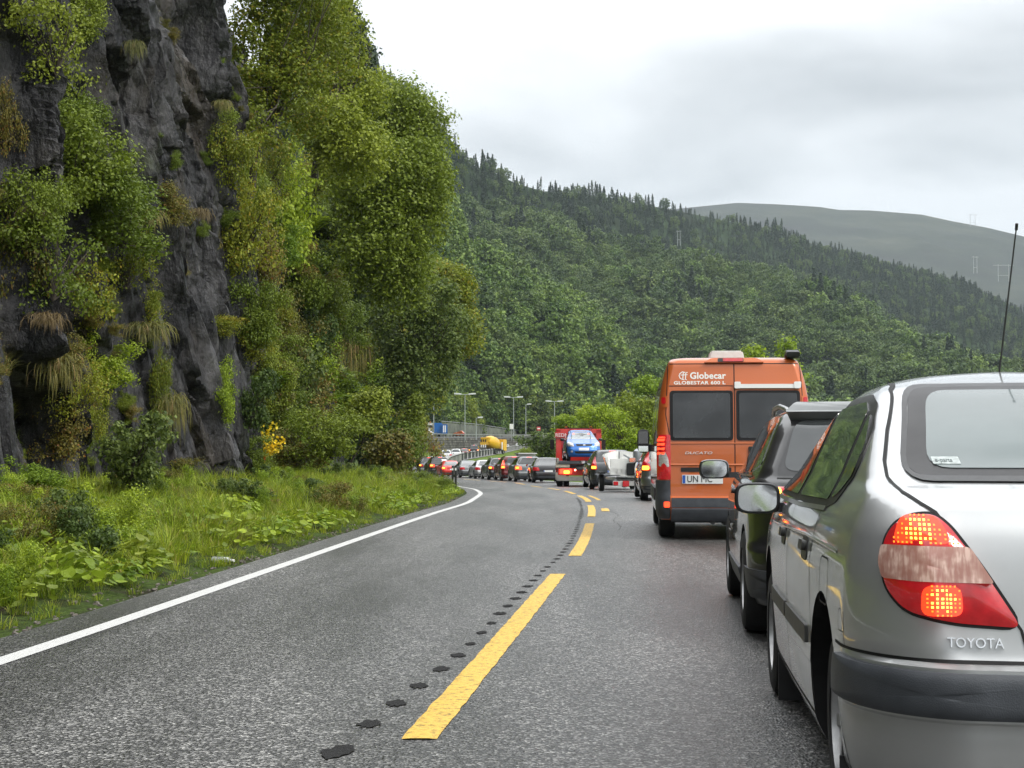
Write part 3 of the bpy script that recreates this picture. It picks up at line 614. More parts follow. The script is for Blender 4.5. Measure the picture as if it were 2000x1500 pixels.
# ------------------------------------------------------------------ plants on and below the cliff (photo px centre, width px, height px)
PLANTS = [
 (140, 770, 120, 110, 'sparse', 'thin leafy shrub in the rock niche above the dark bush'),
 (270, 600, 90, 100, 'sparse', 'wispy shrub on the slanting rib above the drooping grass'),
 (330, 400, 90, 80, 'olive', 'small olive shrub in the middle of the dark rib'),
 (70, 90, 200, 170, 'sparse', 'thin leafy shrub hanging at the very top left of the dark cliff'),
 (125, 40, 130, 110, 'green', 'small dark shrub at the cliff top beside the vertical grey slab'),
 (20, 470, 130, 200, 'olive', 'brownish shrub cut by the left edge of the picture half way up the cliff'),
 (120, 340, 230, 180, 'green', 'green birch shrub spreading from the left part of the cliff, highest of three overlapping ones'),
 (190, 430, 230, 150, 'green', 'green shrub reaching right across the dark slanting rib of rock'),
 (70, 520, 210, 190, 'sparse', 'thin shrub with bare twigs below the green birch shrub'),
 (500, 330, 110, 130, 'yel', 'golden green shrub below the spreading tree at the cliff top'),
 (480, 400, 100, 120, 'green', 'green shrub in the recess right of the buttress'),
 (110, 250, 150, 120, 'green', 'leafy shrub above the overlapping ones at the left'),
 (225, 520, 130, 130, 'sparse', 'thin shrub against the smooth dark rib of rock'),
 (60, 430, 150, 150, 'green', 'leafy shrub lowest of three overlapping ones at the left of the cliff'),
 (150, 240, 110, 110, 'sparse', 'sparse seedling shrub on the grey slabs near the cliff top'),
 (480, 620, 110, 120, 'green', 'leafy shrub clinging beside the moss ledge'),
 (150, 600, 170, 150, 'sparse', 'scraggy shrub above the grass ledge on the left of the cliff'),
 (15, 230, 60, 140, 'olive', 'narrow shrub at the left picture edge near the cliff top'),
 (430, 320, 110, 130, 'yel', 'small yellowing birch on the edge of the dark buttress'),
 (450, 440, 150, 170, 'yel', 'yellow green bush under the small birch on the buttress edge'),
 (420, 250, 70, 80, 'sparse', 'sprig of yellow leaves in a crack of the dark buttress'),
 (550, 420, 170, 190, 'bright', 'bright green rowan bush in the middle of the overgrown cliff'),
 (640, 480, 150, 180, 'bright', 'bright leafy bush right of the rowan on the cliff'),
 (600, 350, 110, 90, 'yel', 'bush with golden leaves over the bare grey rock patch'),
 (560, 540, 120, 100, 'green', 'mid green bush hanging under the rowan bush'),
 (505, 500, 110, 130, 'olive', 'olive bush between buttress and rowan bush'),
 (620, 600, 150, 120, 'green', 'broad leafed bush above the hollow in the rock'),
 (700, 560, 140, 170, 'dark', 'dark green bush beside the big tree trunk on the cliff'),
 (530, 640, 120, 140, 'olive', 'greyish olive bush on the rib right of the black rock'),
 (590, 690, 130, 120, 'olive', 'pale olive bush over the ferny slope'),
 (690, 680, 90, 110, 'yel', 'yellow tinged bush among hanging grass on the slope'),
 (760, 620, 130, 180, 'green', 'tall leafy bush under the big green tree'),
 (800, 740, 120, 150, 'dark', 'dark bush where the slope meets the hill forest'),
 (735, 770, 120, 110, 'green', 'rounded bush low on the overgrown slope'),
 (660, 780, 140, 120, 'bright', 'light green bush in the middle of the ferny slope'),
 (580, 790, 130, 110, 'olive', 'brownish green bush low above the yellow flowers'),
 (520, 760, 100, 120, 'green', 'bush at the foot of the overgrown rib'),
 (630, 860, 150, 100, 'green', 'low bush at the verge edge below the fern slope'),
 (710, 850, 130, 120, 'bright', 'leafy mound at the verge edge left of the road bend'),
 (785, 850, 110, 150, 'green', 'bush overhanging the bend in front of the queue'),
 (560, 880, 120, 80, 'olive', 'reddish brown weeds beside the yellow flowers'),
 (475, 800, 90, 110, 'dark', 'dark ferny bush right of the rock foot'),
 (430, 770, 70, 100, 'bright', 'light green elder sprouting beside the rock foot'),
 (455, 860, 100, 110, 'green', 'green bush behind the yellow flowers'),
 (190, 720, 120, 90, 'bright', 'leafy shrub growing from the rock niche'),
 (120, 690, 100, 80, 'olive', 'tangle of twigs above the long green grass clump'),
 (300, 770, 50, 150, 'yel', 'thin creeper trailing down the rock right of the niche'),
 (110, 850, 120, 120, 'olive', 'rusty brown bush at the foot of the cliff on the left'),
 (175, 830, 80, 90, 'sparse', 'pale thin shrub beside the rusty brown bush'),
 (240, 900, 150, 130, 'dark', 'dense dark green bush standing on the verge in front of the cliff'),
 (340, 920, 90, 50, 'olive', 'low brown weeds at the foot of the dark rock'),
 (50, 930, 130, 60, 'bright', 'leafy weeds at the cliff foot at the left picture edge'),
 (425, 640, 90, 45, 'yel', 'flat yellow green shrub on the ledge of the buttress'),
]
def place_px(cx_, cy_, w, h, kind, label, Y=None, dy=0, **kw):
    p = on_cliff(cx_, cy_ + h * .35) if Y is None else at(cx_, cy_ + h * .35, Y)
    k = F / p.y; sx = w / k * .5 / .8; sz = h / k / 1.25
    p.y -= dy
    c = at(cx_, cy_, p.y)
    # a crown hugging the rock: centre slightly in front of the face
    c.x += min(.25 * sx, .5)
    return put_shrub(kind, Vector((c.x, c.y, c.z)), sx, sz, label, g, sink=.55, **kw)
for (a, b_, w, h, k, lab) in PLANTS:
    Y = None
    if b_ > 835 and a > 420 and a < 700: Y = 46
    if lab.startswith('dense dark'): Y = 25.5
    if a < 140 and b_ > 900: Y = 24
    o = place_px(a, b_, w, h, k, lab, Y)
    if 'dense dark' in lab or 'mound' in lab or 'weeds' in lab: o.name = 'bush'; o['category'] = 'bush'
# filler bushes that clothe the overgrown slope between the named ones
for q in range(64):
    a = g.uniform(470, 835); b_ = g.uniform(330, 900)
    if a < 520 and b_ < 480: continue
    k = ['green', 'olive', 'green', 'dark', 'yel', 'bright'][int(g.integers(6))]; w = g.uniform(60, 120)
    place_px(a, b_, w, w * g.uniform(.7, 1.2), k, dict(green='small mid green bush', olive='small brownish olive bush', dark='small dark green bush', yel='small yellowing bush', bright='small bright green bush')[k] + ' ' + ['high', 'half way', 'low'][min(2, int((b_ - 330) / 190))] + ' on the cliff slope ' + ['beside the dark buttress', 'under the yellow green tree', 'in the middle of the growth', 'under the big leaning tree', 'next to the far forest'][min(4, int((a - 470) / 73))], group='small bushes covering the overgrown cliff slope')

HANG = [hang_tuft(5, 420, LM_STRAW), hang_tuft(6, 420, LM_GRASS), hang_tuft(7, 320, LM_DRY)]
for (a, b_, w, h, kk, lab) in [
 (262, 665, 80, 75, 0, 'straw and green grass clump drooping from a ledge in mid cliff'), (85, 745, 80, 120, 0, 'long green grass cascading from the ledge at the left of the cliff'),
 (236, 112, 34, 60, 0, 'golden tuft of grass in a crack near the cliff top'), (410, 218, 30, 40, 0, 'little grass tuft on the buttress edge'), (255, 440, 70, 60, 0, 'brown tipped grass below the shrub on the rib'),
 (365, 430, 40, 45, 2, 'dead brown grass hanging at the foot of the grey slabs'), (310, 830, 50, 130, 0, 'pale grass hanging beside the thin creeper'),
 (690, 720, 70, 160, 0, 'yellow grass hanging beside the hollow on the slope'), (760, 700, 50, 120, 0, 'thin yellow grass strands at the slope edge by the forest'),
 (600, 560, 60, 90, 2, 'brown grass hanging by the hollow in the overgrown cliff'), (60, 640, 60, 60, 2, 'reddish dead stems at left above the grass ledge'), (35, 430, 45, 50, 2, 'rusty grass at the left picture edge')]:
    p = on_cliff(a, b_); k = F / p.y; o = link('grass_clump', HANG[kk]); tag(o, lab, 'grass clump'); o.location = (p.x + .35, p.y - .25, p.z + h / k * .35)
    o.scale = (w / k * 1.15, w / k * 1.3, h / k * .75); o.rotation_euler = (0, 0, R(30))
MO = [make_shrub(71, 60, 26, .07, LM_MOSS, flat=.3, clump_r=.2)[0]]
for (a, b_, w, h, lab) in [(430, 632, 90, 40, 'yellow moss cushion on the buttress ledge'), (270, 258, 18, 24, 'small yellow moss spot in the slanting crack'), (535, 305, 34, 22, 'yellow moss streak on the bare rock patch'), (600, 335, 20, 50, 'upright yellow moss streak right of the bare rock patch'), (700, 668, 22, 40, 'yellow moss spot above the hollow on the slope'), (738, 640, 30, 50, 'moss fringe at the edge of the tall leafy bush')]:
    p = on_cliff(a, b_); k = F / p.y; o = link('moss_patch', MO[0]); tag(o, lab, 'moss'); o.location = (p.x + .1, p.y - .1, p.z - h / k * .3); o.scale = (w / k * .6, w / k * .5, h / k * .9)
# little plants rooted in the cracks, too many to count
pts = []; ii = []
for q in range(9000):
    Y = g.uniform(19, 70); Z = g.uniform(.3, 17)
    if 33 < Y + .2 * Z < 42 and g.random() < .9: continue
    if float(fbm(np.array(Y * .35 + .1 * Z), np.array(Z * .3), 3, 91)) + (.16 if Y > 43 else 0) > .13 + g.uniform(-.12, .2): pts.append((float(cliff_x(Y, Z)) + .05, Y, Z + float(zg(Y)))); ii.append(int(g.integers(0, 4)))
scatter('cliff_plants', pts, [blade_tuft(31, 40, .45, .012, LM_STRAW, 1.1, .1, name='tuft_e'), SHR['green'][0][0], blade_tuft(32, 36, .4, .012, LM_GRASS, 1.1, .1, name='tuft_f'), SHR['olive'][0][0]], g, 1, 1, 'tiny tufts and seedlings rooted in the cracks of the cliff', 'plants', np.where(np.array(ii) % 2 == 1, g.uniform(.12, .34, len(pts)), g.uniform(.5, 1.2, len(pts))), idx=np.array(ii), tilt=.3)
# ferns
FE = [fern(3, 16, LM_BRIGHT), fern(4, 14, LM_GREEN)]
for (a, b_, s, lab) in [(425, 800, 95, 'bright green fern right of the rock foot'), (445, 870, 95, 'large fern below the bright green one'), (610, 760, 70, 'fern on the slope above the low bushes'), (680, 800, 75, 'fern in the middle of the slope'), (560, 830, 70, 'fern above the reddish weeds'), (740, 830, 70, 'fern at the slope foot near the bend'), (500, 730, 60, 'fern beside the overgrown rib'), (640, 720, 60, 'fern under the hollow in the rock'), (720, 790, 60, 'fern between the rounded bushes'), (590, 420, 70, 'spreading fronds on top of the rowan bush')]:
    p = on_cliff(a, b_) if a > 480 or b_ < 700 else at(a, b_, 41.5); k = F / p.y; o = link('fern', FE[a % 2]); tag(o, lab, 'fern'); o.location = (p.x + .5, p.y - .3, p.z - s / k * .5); o.scale = [s / k * 1.1] * 3; o.rotation_euler = (0, 0, a)
# yellow flowers
for i, (a, b_, h, lab) in enumerate([(490, 870, 62, 'upright yellow flower spikes at the cliff foot'), (512, 888, 45, 'lower clump of yellow flowers right of the spikes'), (470, 885, 36, 'small yellow flower clump left of the spikes')]):
    p = at(a, b_ + h * .5, 40.5); k = F / p.y; H = h / k * 1.35; o = thing('yellow_flower_plant', lab, 'flowers', p)
    mb = MB(); C = []
    for q in range(22):
        x = g.normal() * .24; yv = g.normal() * .1; hh = H * g.uniform(.6, 1.05); tip = Vector((x * 1.3, yv, hh)); mb.tube([(x * .4, yv * .4, 0), tip], [.006, .003], 4, cap=False)
        for s in range(26): C.append(Vector((x * .4, yv * .4, 0)).lerp(tip, g.uniform(.45, 1)) + Vector(g.normal(size=3) * .022))
    V, Fq = leaves_np(np.array([tuple(v) for v in C]), .08, g, .8); me = npmesh('flower_heads', V, Fq); me.materials.append(LM_FLOWER); link('flower_heads', me, parent=o, kind='stuff')
    V, Fq = leaves_np(np.array([[g.normal() * .14, g.normal() * .1, g.uniform(0, H * .5)] for _ in range(180)]), .08, g, .35); me = npmesh('leaves', V, Fq); me.materials.append(LM_GREEN); link('leaves', me, parent=o)
    mb.obj('stems', LM_GREEN, o)

# ------------------------------------------------------------------ large trees at the cliff
def make_tree(name, label, base, lobes, n_clump, per, leaf, lm, seed, clump_r, trunk_r=.16, bark=None, group=None, cat='tree', lean=None, shell=.5, nl=16):
    g2 = np.random.default_rng(seed); lm0 = np.array(lobes, float).mean(0); base = Vector((lm0[0] - 1.2, lm0[1] + 1, max(-.5, min(base[2], lm0[2] - 3.5)) if len(lobes) > 1 else base[2])); o = thing(name, label, cat, base, 0, group); L0 = np.array(lobes, float); L0[:, :3] -= np.array(base)
    C = crown_centers(L0, n_clump, g2, shell)
    V, Fq = leaves_np(clump_pts(C, clump_r * g2.uniform(.55, 1.35, len(C)), per, g2, .15), leaf, g2)
    me = npmesh('crown', V, Fq); me.materials.append(lm); link('crown', me, parent=o)
    mb = MB(); top = Vector(L0[:, :3].mean(0)); 
    pts = [Vector((0, 0, -.5)), Vector((0, 0, .5)) + top * .12, top * .45 + Vector((.15, 0, .2)), top]
    mb.tube(pts, [trunk_r, trunk_r * .85, trunk_r * .6, trunk_r * .25], 8)
    mb.obj('trunk', bark or M_BARK, o, smooth=60)
    lb = MB()
    for t in C[g2.choice(len(C), nl * 3, replace=False)]:
        f = g2.uniform(.3, .95); b = (pts[1].lerp(pts[2], f / .6) if f < .6 else pts[2].lerp(pts[3], (f - .6) / .4)); e = Vector(t)
        m = b.lerp(e, .5) + Vector(g2.normal(size=3) * .1) * (e - b).length + Vector((0, 0, .08 * (e - b).length)); lb.tube([b, m, e], [trunk_r * .3, trunk_r * .16, .012], 5, cap=False)
    lb.obj('limbs', bark or M_BARK, o, smooth=60); return o
def lob(px, py, Y, w, h, dy=None):
    c = at(px, py, Y); k = F / Y; return (c.x, c.y, c.z, w / k / 2, (dy or w / k * .4), h / k / 2)
# top-left: yellow green tree leaning out over the buttress
Y = 50
make_tree('rowan_tree', 'yellow green tree with dark spreading boughs at the top of the cliff', on_cliff(462, 200), [lob(520, 60, Y, 190, 170), lob(600, 40, Y + 2, 170, 150), lob(560, 150, Y, 190, 130), lob(490, 160, Y - 1, 110, 150), lob(480, 250, Y - 2, 90, 110), lob(530, 270, Y - 1, 90, 90), lob(640, 130, Y + 2, 130, 130), lob(560, -60, Y, 260, 160), lob(600, 230, Y + 2, 120, 90)], 1150, 24, .12, LM_YELGR, 201, .42, .14, shell=.25)
Y = 66
make_tree('cliff_tree', 'light green tree crown filling the corner right of the yellow green tree', on_cliff(640, 330), [lob(660, 90, Y, 120, 190), lob(700, 180, Y, 130, 130), lob(640, 230, Y - 2, 160, 140), lob(690, 290, Y - 2, 170, 150), lob(640, -20, Y, 110, 120)], 900, 24, .15, LM_GREEN, 202, .55, .16, shell=.3)
Y = 84
make_tree('broadleaf_tree', 'big bright green tree leaning over the road bend, largest at the cliff', on_cliff(740, 650), [lob(760, 230, Y, 190, 180), lob(820, 260, Y, 130, 180), lob(800, 340, Y - 2, 170, 190), lob(730, 350, Y - 3, 200, 200), lob(810, 430, Y - 2, 140, 170), lob(740, 480, Y - 3, 190, 190), lob(790, 540, Y - 2, 140, 160), lob(850, 350, Y, 70, 150), lob(850, 220, Y, 60, 80)], 2100, 26, .19, LM_GREEN, 203, .75, .25, shell=.35)
Y = 96
make_tree('broadleaf_tree', 'dark green tree below the big leaning tree beside the bend', on_cliff(790, 800), [lob(790, 640, Y, 130, 150), lob(840, 590, Y, 120, 110), lob(850, 700, Y + 2, 100, 150), lob(800, 740, Y, 110, 160), lob(890, 640, Y + 3, 70, 90)], 900, 24, .2, LM_DARK, 204, .7, .2)
Y = 112
make_tree('broadleaf_tree', 'olive green tree standing out right of the dark green tree', on_cliff(830, 800), [lob(870, 560, Y, 120, 100), lob(900, 640, Y, 90, 130), lob(850, 640, Y, 110, 130), lob(835, 740, Y, 70, 130), lob(800, 800, Y - 3, 60, 130)], 800, 22, .22, LM_YELGR, 205, .75, .2)
Y = 60
make_tree('pine_tree', 'dark pine top rising against the sky above the cliff trees', at(640, 130, 72), [lob(660, 20, 72, 70, 60), lob(690, 60, 72, 50, 50), lob(640, -30, 72, 70, 60), lob(700, 110, 74, 60, 50), lob(640, 60, 72, 60, 70)], 240, 26, .2, LM_CONIF, 206, .5, .12)
for i, (a, b_, w, h, Yq, lm, lab) in enumerate([(782, 872, 70, 85, 74, LM_GREEN, 'leafy sapling clump touching the road edge at the bend'), (760, 880, 80, 70, 60, LM_OLIVE, 'olive scrub tree just before the bend'), (808, 820, 36, 100, 92, LM_GREEN, 'slim sapling at the bend in front of the lorry'), (720, 800, 80, 90, 66, LM_GREEN, 'young tree in the middle of the slope foot')]):
    make_tree('sapling', lab, at(a, b_ + h * .55, Yq), [lob(a, b_, Yq, w, h), lob(a + w * .2, b_ - h * .3, Yq, w * .6, h * .5)], 170, 22, .13, lm, 300 + i, .4, .06, nl=6)
# ------------------------------------------------------------------ wooded hills
def interp(xs, tab, c):
    t = np.array(tab, float); return np.interp(xs, t[:, 0], t[:, c])
M_FLOOR = dirtgrass('forest_floor', (.02, .036, .012), (.035, .06, .016), (.014, .02, .008), .5, .02)
M_FELL = dirtgrass('bare_fell', (.05, .058, .045), (.085, .09, .065), (.045, .046, .042), .5, .004)
def hill(name, sil, bot, Yt, Yb, m, bulge, nu=120, nv=50, drop=0, seed=0, back=True):
    """sil/bot: photo outline of crest and foot; Yt/Yb: tables of their distance"""
    xs = np.linspace(sil[0][0], sil[-1][0], nu); P = np.zeros((nu, nv, 3))
    for i, x in enumerate(xs):
        T = at(x, interp(x, sil, 1), interp(x, Yt, 1)); T.z -= drop; xb = interp(x, bot, 1); yb = interp(x, bot, 2)
        B = at(xb, yb, interp(x, Yb, 1))
        for j in range(nv):
            t = j / (nv - 1); p = B.lerp(T, t); p.z += bulge * math.sin(math.pi * t) * .5; P[i, j] = p
    U, Vv = np.meshgrid(np.arange(nu), np.arange(nv), indexing='ij')
    n = fbm(P[..., 0] * .012, P[..., 1] * .008, 4, seed) * np.clip(Vv / 6, 0, 1) * np.clip((nv - 1 - Vv) / 8, 0, 1)
    P[..., 2] += n * abs(bulge) * .9; P[..., 0] += n * bulge * 1.5
    if back:
        rows = []
        for d in (80, 300, 900):
            q = P[:, -1].copy(); q[:, 1] += d; q[:, 2] -= d * .25; q[:, 0] -= d * .1; rows.append(q)
        P2 = np.concatenate([P, np.stack(rows, 1)], 1)
    else: P2 = P
    link(name, gridmesh(name, P2), m, smooth=True, kind='structure'); return P
def sample(P, spacing, g, jit=.5):
    """points over the sheet about SPACING metres apart"""
    out_ = []; a, b = P.shape[:2]
    for i in range(a - 1):
        for j in range(b - 1):
            q0, q1, q2 = P[i, j], P[i + 1, j], P[i, j + 1]; A = np.linalg.norm(np.cross(q1 - q0, q2 - q0)); k = g.poisson(A / spacing ** 2)
            for _ in range(k):
                u, v = g.random(2); out_.append(q0 * (1 - u) * (1 - v) + q1 * u * (1 - v) + q2 * (1 - u) * v + P[i + 1, j + 1] * u * v)
    return np.array(out_)
def forest_crown(seed, ncl, per, leaf, lm, lobes, clump_r, name, trunk=True):
    g2 = np.random.default_rng(seed); C = crown_centers(lobes, ncl, g2, .62); V, Fq = leaves_np(clump_pts(C, clump_r * g2.uniform(.6, 1.3, ncl), per, g2, .3), leaf, g2, .75, .8)
    me = npmesh(name, V, Fq); me.materials.append(lm); return me
def lobset(seed, n=7):
    g2 = np.random.default_rng(seed); L0 = [(0, 0, .52, .36, .36, .42)]
    for k in range(n):
        a = g2.uniform(0, 6.28); r = g2.uniform(.14, .3); z = g2.uniform(.35, .85); L0.append((math.cos(a) * r, math.sin(a) * r, z, g2.uniform(.12, .24), g2.uniform(.12, .24), g2.uniform(.1, .2)))
    return L0
FC = [forest_crown(400 + k, 90, 12, .075, LM_FOREST, lobset(k), .085, 'forest_crown_%s' % 'abcd'[k]) for k in range(4)]
def conifer_mesh(seed, name, n=380):
    g2 = np.random.default_rng(seed); P = []
    for k in range(n):
        z = g2.random() ** .85; r = .19 * (1 - z) ** .9 * (.45 + .55 * g2.random()) * (1 + .25 * math.sin(z * 60)); a = g2.uniform(0, 6.28); P.append((math.cos(a) * r, math.sin(a) * r, .06 + z * .94))
    V, Fq = leaves_np(np.array(P), .09, g2, .5, .5); me = npmesh(name, V, Fq); me.materials.append(LM_CONIF); return me
LM_SPUR = leafmat('leaf_spur', (.045, .085, .024), (.15, .22, .055), .3)
FS = [forest_crown(430 + k, 90, 12, .075, LM_SPUR, lobset(k + 20), .085, 'spur_crown_%s' % 'abcd'[k]) for k in range(4)]
CF = [conifer_mesh(500, 'conifer_a'), conifer_mesh(501, 'conifer_b', 300)]

g = np.random.default_rng(55)
TOE = 866
# nearest broadleaf slope
silA = [(560, 150), (700, 250), (800, 330), (880, 470), (940, 510), (1000, 525), (1060, 560), (1130, 590), (1200, 640), (1260, 690), (1320, 745), (1400, 800), (1460, 840)]
botA = [(560, 300, 872), (880, 780, 868), (1000, 960, 862), (1200, 1180, 858), (1460, 1460, 858)]
A = hill('wooded_slope', silA, botA, [(560, 330), (880, 760), (1100, 760), (1460, 640)], [(560, 330), (880, 470), (1100, 575), (1460, 600)], M_FLOOR, 16, drop=11, seed=2)
# middle spur
silB = [(820, 360), (950, 400), (1040, 410), (1120, 440), (1220, 470), (1300, 480), (1380, 490), (1440, 500), (1500, 522), (1600, 562), (1700, 605), (1800, 645), (1860, 672), (1900, 690), (2000, 722), (2150, 770)]
botB = [(820, 700, 872), (1100, 950, 866), (1400, 1250, 862), (2150, 2300, 862)]
B_ = hill('wooded_spur', silB, botB, [(820, 1150), (1400, 1180), (2150, 950)], [(820, 640), (1400, 760), (2150, 640)], M_FLOOR, 14, drop=13, seed=4)
# high dark conifer ridge
silC = [(560, -260), (700, 20), (740, 110), (790, 150), (830, 180), (870, 225), (895, 262), (920, 290), (960, 305), (1010, 330), (1060, 345), (1140, 352), (1200, 362), (1270, 377), (1340, 392), (1400, 405), (1500, 427), (1560, 445), (1620, 467), (1700, 492), (1760, 508), (1800, 518), (1880, 548), (1940, 575), (2000, 600), (2150, 640)]
botC = [(560, 500, 800), (1000, 900, 700), (1400, 1330, 700), (2150, 2250, 800)]
C_ = hill('conifer_ridge', silC, botC, [(560, 900), (900, 1250), (1400, 1750), (2150, 2100)], [(560, 700), (1000, 1000), (1400, 1250), (2150, 1300)], M_FLOOR, 12, 160, 60, drop=13, seed=6)
# bare far fell
silD = [(1200, 420), (1390, 401), (1440, 396), (1520, 399), (1600, 404), (1640, 410), (1700, 411), (1800, 419), (1860, 432), (1930, 445), (2000, 462), (2200, 500)]
D_ = hill('bare_mountain', silD, [(1200, 1100, 700), (2200, 2300, 760)], [(1200, 4300), (2200, 3900)], [(1200, 2400), (2200, 2300)], M_FELL, 14, 140, 70, seed=8)

def forest(name, P, spacing, protos, smin, smax, label, g, keep=None):
    pts = sample(P, spacing, g)
    if keep is not None: pts = pts[keep(pts)]
    n = len(pts); cl = fbm(pts[:, 0] * .02, pts[:, 1] * .012, 3, 31); sc = g.uniform(smin, smax, n) * g.uniform(.75, 1.15, n) * (1 + .6 * cl); pts[:, 2] -= 1
    ix = g.integers(0, len(protos), n)
    if protos[-1] is CF[0]: ix = np.where((cl > .22) & (g.random(n) < .7), len(protos) - 1, np.where(ix == len(protos) - 1, 0, ix))
    print(name, n); return scatter(name, pts, protos, g, 1, 1, label, 'forest', sc, tilt=.05, idx=ix)
forest('near_forest', A, 6.4, FC + [FS[2], CF[0]], 9, 17, 'mid green broadleaf forest covering the slope behind the stone wall', g)
forest('spur_forest', B_, 7.2, FS + [FC[1], CF[0]], 9, 19, 'broadleaf forest on the middle spur behind the orange van', g)
forest('ridge_forest', C_, 7.8, CF + [CF[0], CF[1], CF[0], CF[1], FS[0]], 9, 14, 'dark conifer forest along the high ridge under the clouds', g)

# separate trees along the forest's foot, in front of the mass
FT = []
for k in range(4):
    g2 = np.random.default_rng(600 + k); Cc = crown_centers(lobset(k + 10, 9), 170, g2, .55); V, Fq = leaves_np(clump_pts(Cc, .08 * g2.uniform(.6, 1.3, 170), 16, g2, .3), .05, g2, .75, .7)
    me = npmesh('crown', V, Fq); me.materials.append([LM_FOREST, LM_GREEN, LM_FOREST, LM_DARK][k]); mb = MB(); mb.tube([(0, 0, -.05), (.01, 0, .25), (0, .01, .6)], [.022, .016, .006], 6); tm = mb.mesh('trunk'); tm.materials.append(M_BARK); FT.append((me, tm))
for k in range(58):
    px = 790 + k * 8.6 + g.uniform(-6, 6); Yq = float(np.interp(px, [790, 1000, 1300], [455, 560, 560])) + g.uniform(-22, 10); s = g.uniform(11, 19)
    p = at(px, 862, Yq); o = thing('forest_edge_tree', ['full crowned tree at the forest foot', 'light green tree at the forest foot', 'wide crowned tree at the forest foot', 'dark crowned tree at the forest foot'][k % 4] + ' ' + ('left of the first twin headed lamp' if px < 895 else 'behind the first twin headed lamp' if px < 950 else 'left of the middle lamp' if px < 1005 else 'right of the middle lamp' if px < 1050 else 'behind the third twin headed lamp' if px < 1110 else 'above the tow truck' if px < 1190 else 'between tow truck and van'), 'tree', (p.x, p.y, p.z - 1), g.uniform(0, 6), 'broadleaf trees along the foot of the wooded slope')
    o.scale = (s, s, s); me, tm = FT[k % 4]; link('crown', me, parent=o); link('trunk', tm, parent=o)
# bushes and small trees on the right of the road
BUSH = [make_shrub(81, 420, 18, .06, LM_BRIGHT, clump_r=.16), make_shrub(82, 420, 18, .06, LM_GREEN, clump_r=.16)]
SHR['road'] = BUSH
for (a, b_, w, h, Yq, lab) in [(1245, 835, 120, 110, 118, 'large light green bush between the boat and the orange van'), (1200, 850, 110, 80, 105, 'light green bush behind the boat trailer'), (1150, 845, 110, 70, 128, 'bush showing above the tow truck cab'), (1290, 800, 120, 90, 150, 'taller green bush partly behind the van'), (1215, 815, 90, 60, 150, 'yellowish bush top behind the bush between boat and van'),
   (1100, 840, 90, 40, 170, 'low scrub left of the tow truck top'), (1050, 880, 80, 44, 165, 'dark rounded bush beside the tow truck on the grass'), (1020, 890, 40, 26, 150, 'small bush on the grass above the queue')]:
    place_px(a, b_, w * 1.15, h * 1.15, 'dark' if 'dark' in lab else 'road', lab, Yq, name='roadside_bush', cat='bush')
for i, (a, b_, w, h, Yq) in enumerate([(1530, 690, 55, 60, 95), (1470, 695, 50, 40, 97)]):
    make_tree('roadside_tree', ['light green tree top rising behind the roof of the orange van', 'lower light green tree top left of the other one behind the van roof'][i], at(a, 960, Yq), [lob(a, b_, Yq, w, h), lob(a + 8, b_ + 50, Yq, w * 1.3, h * 1.6), lob(a - 10, b_ + 120, Yq, w * 1.6, h * 2)], 300, 20, .2, LM_BRIGHT, 700 + i, .5, .14)
for q in range(9):
    a = 1590 + q * 24 + g.uniform(-8, 8); Yq = g.uniform(170, 330); s = g.uniform(8, 13); p = at(a, 900, Yq); p.z = -3
    o = thing('roadside_tree', 'mid green tree in the belt right of the road beyond the cars', 'tree', p, g.uniform(0, 6), 'trees in the belt right of the road'); o.scale = (s, s, s); me, tm = FT[q % 4]; link('crown', me, parent=o); link('trunk', tm, parent=o)

# power line masts
M_MAST = mat('galvanised_mast', (.45, .47, .47), .5, .3)
def mast(px, pyt, pyb, Yq, w, label):
    b = at(px, pyb, Yq); t = at(px, pyt, Yq); H = t.z - b.z; o = thing('power_mast', label, 'power mast', b)
    r = max(.18, Yq * .00016)
    for s in (-1, 1): MB().tube([(s * w / 2, 0, -3), (s * w / 2, 0, H)], [r, r * .7], 6).obj('mast_leg', M_MAST, o)
    MB().tube([(-w, 0, H * .93), (w, 0, H * .93)], r * .8, 6).obj('crossarm', M_MAST, o); MB().tube([(-w * .55, 0, H * .25), (w * .55, 0, H * .25)], r * .6, 6).obj('brace', M_MAST, o)
mast(1900, 418, 440, 3850, 12, 'tall twin legged power mast against the sky on the bare mountain')
mast(1960, 516, 545, 1950, 13, 'twin legged power mast in the clearing above the conifer ridge')
mast(1905, 500, 530, 2300, 5, 'distant power mast half way up the bare mountain')
mast(1326, 450, 474, 1500, 2.5, 'slender power mast among the conifers in the middle of the ridge')
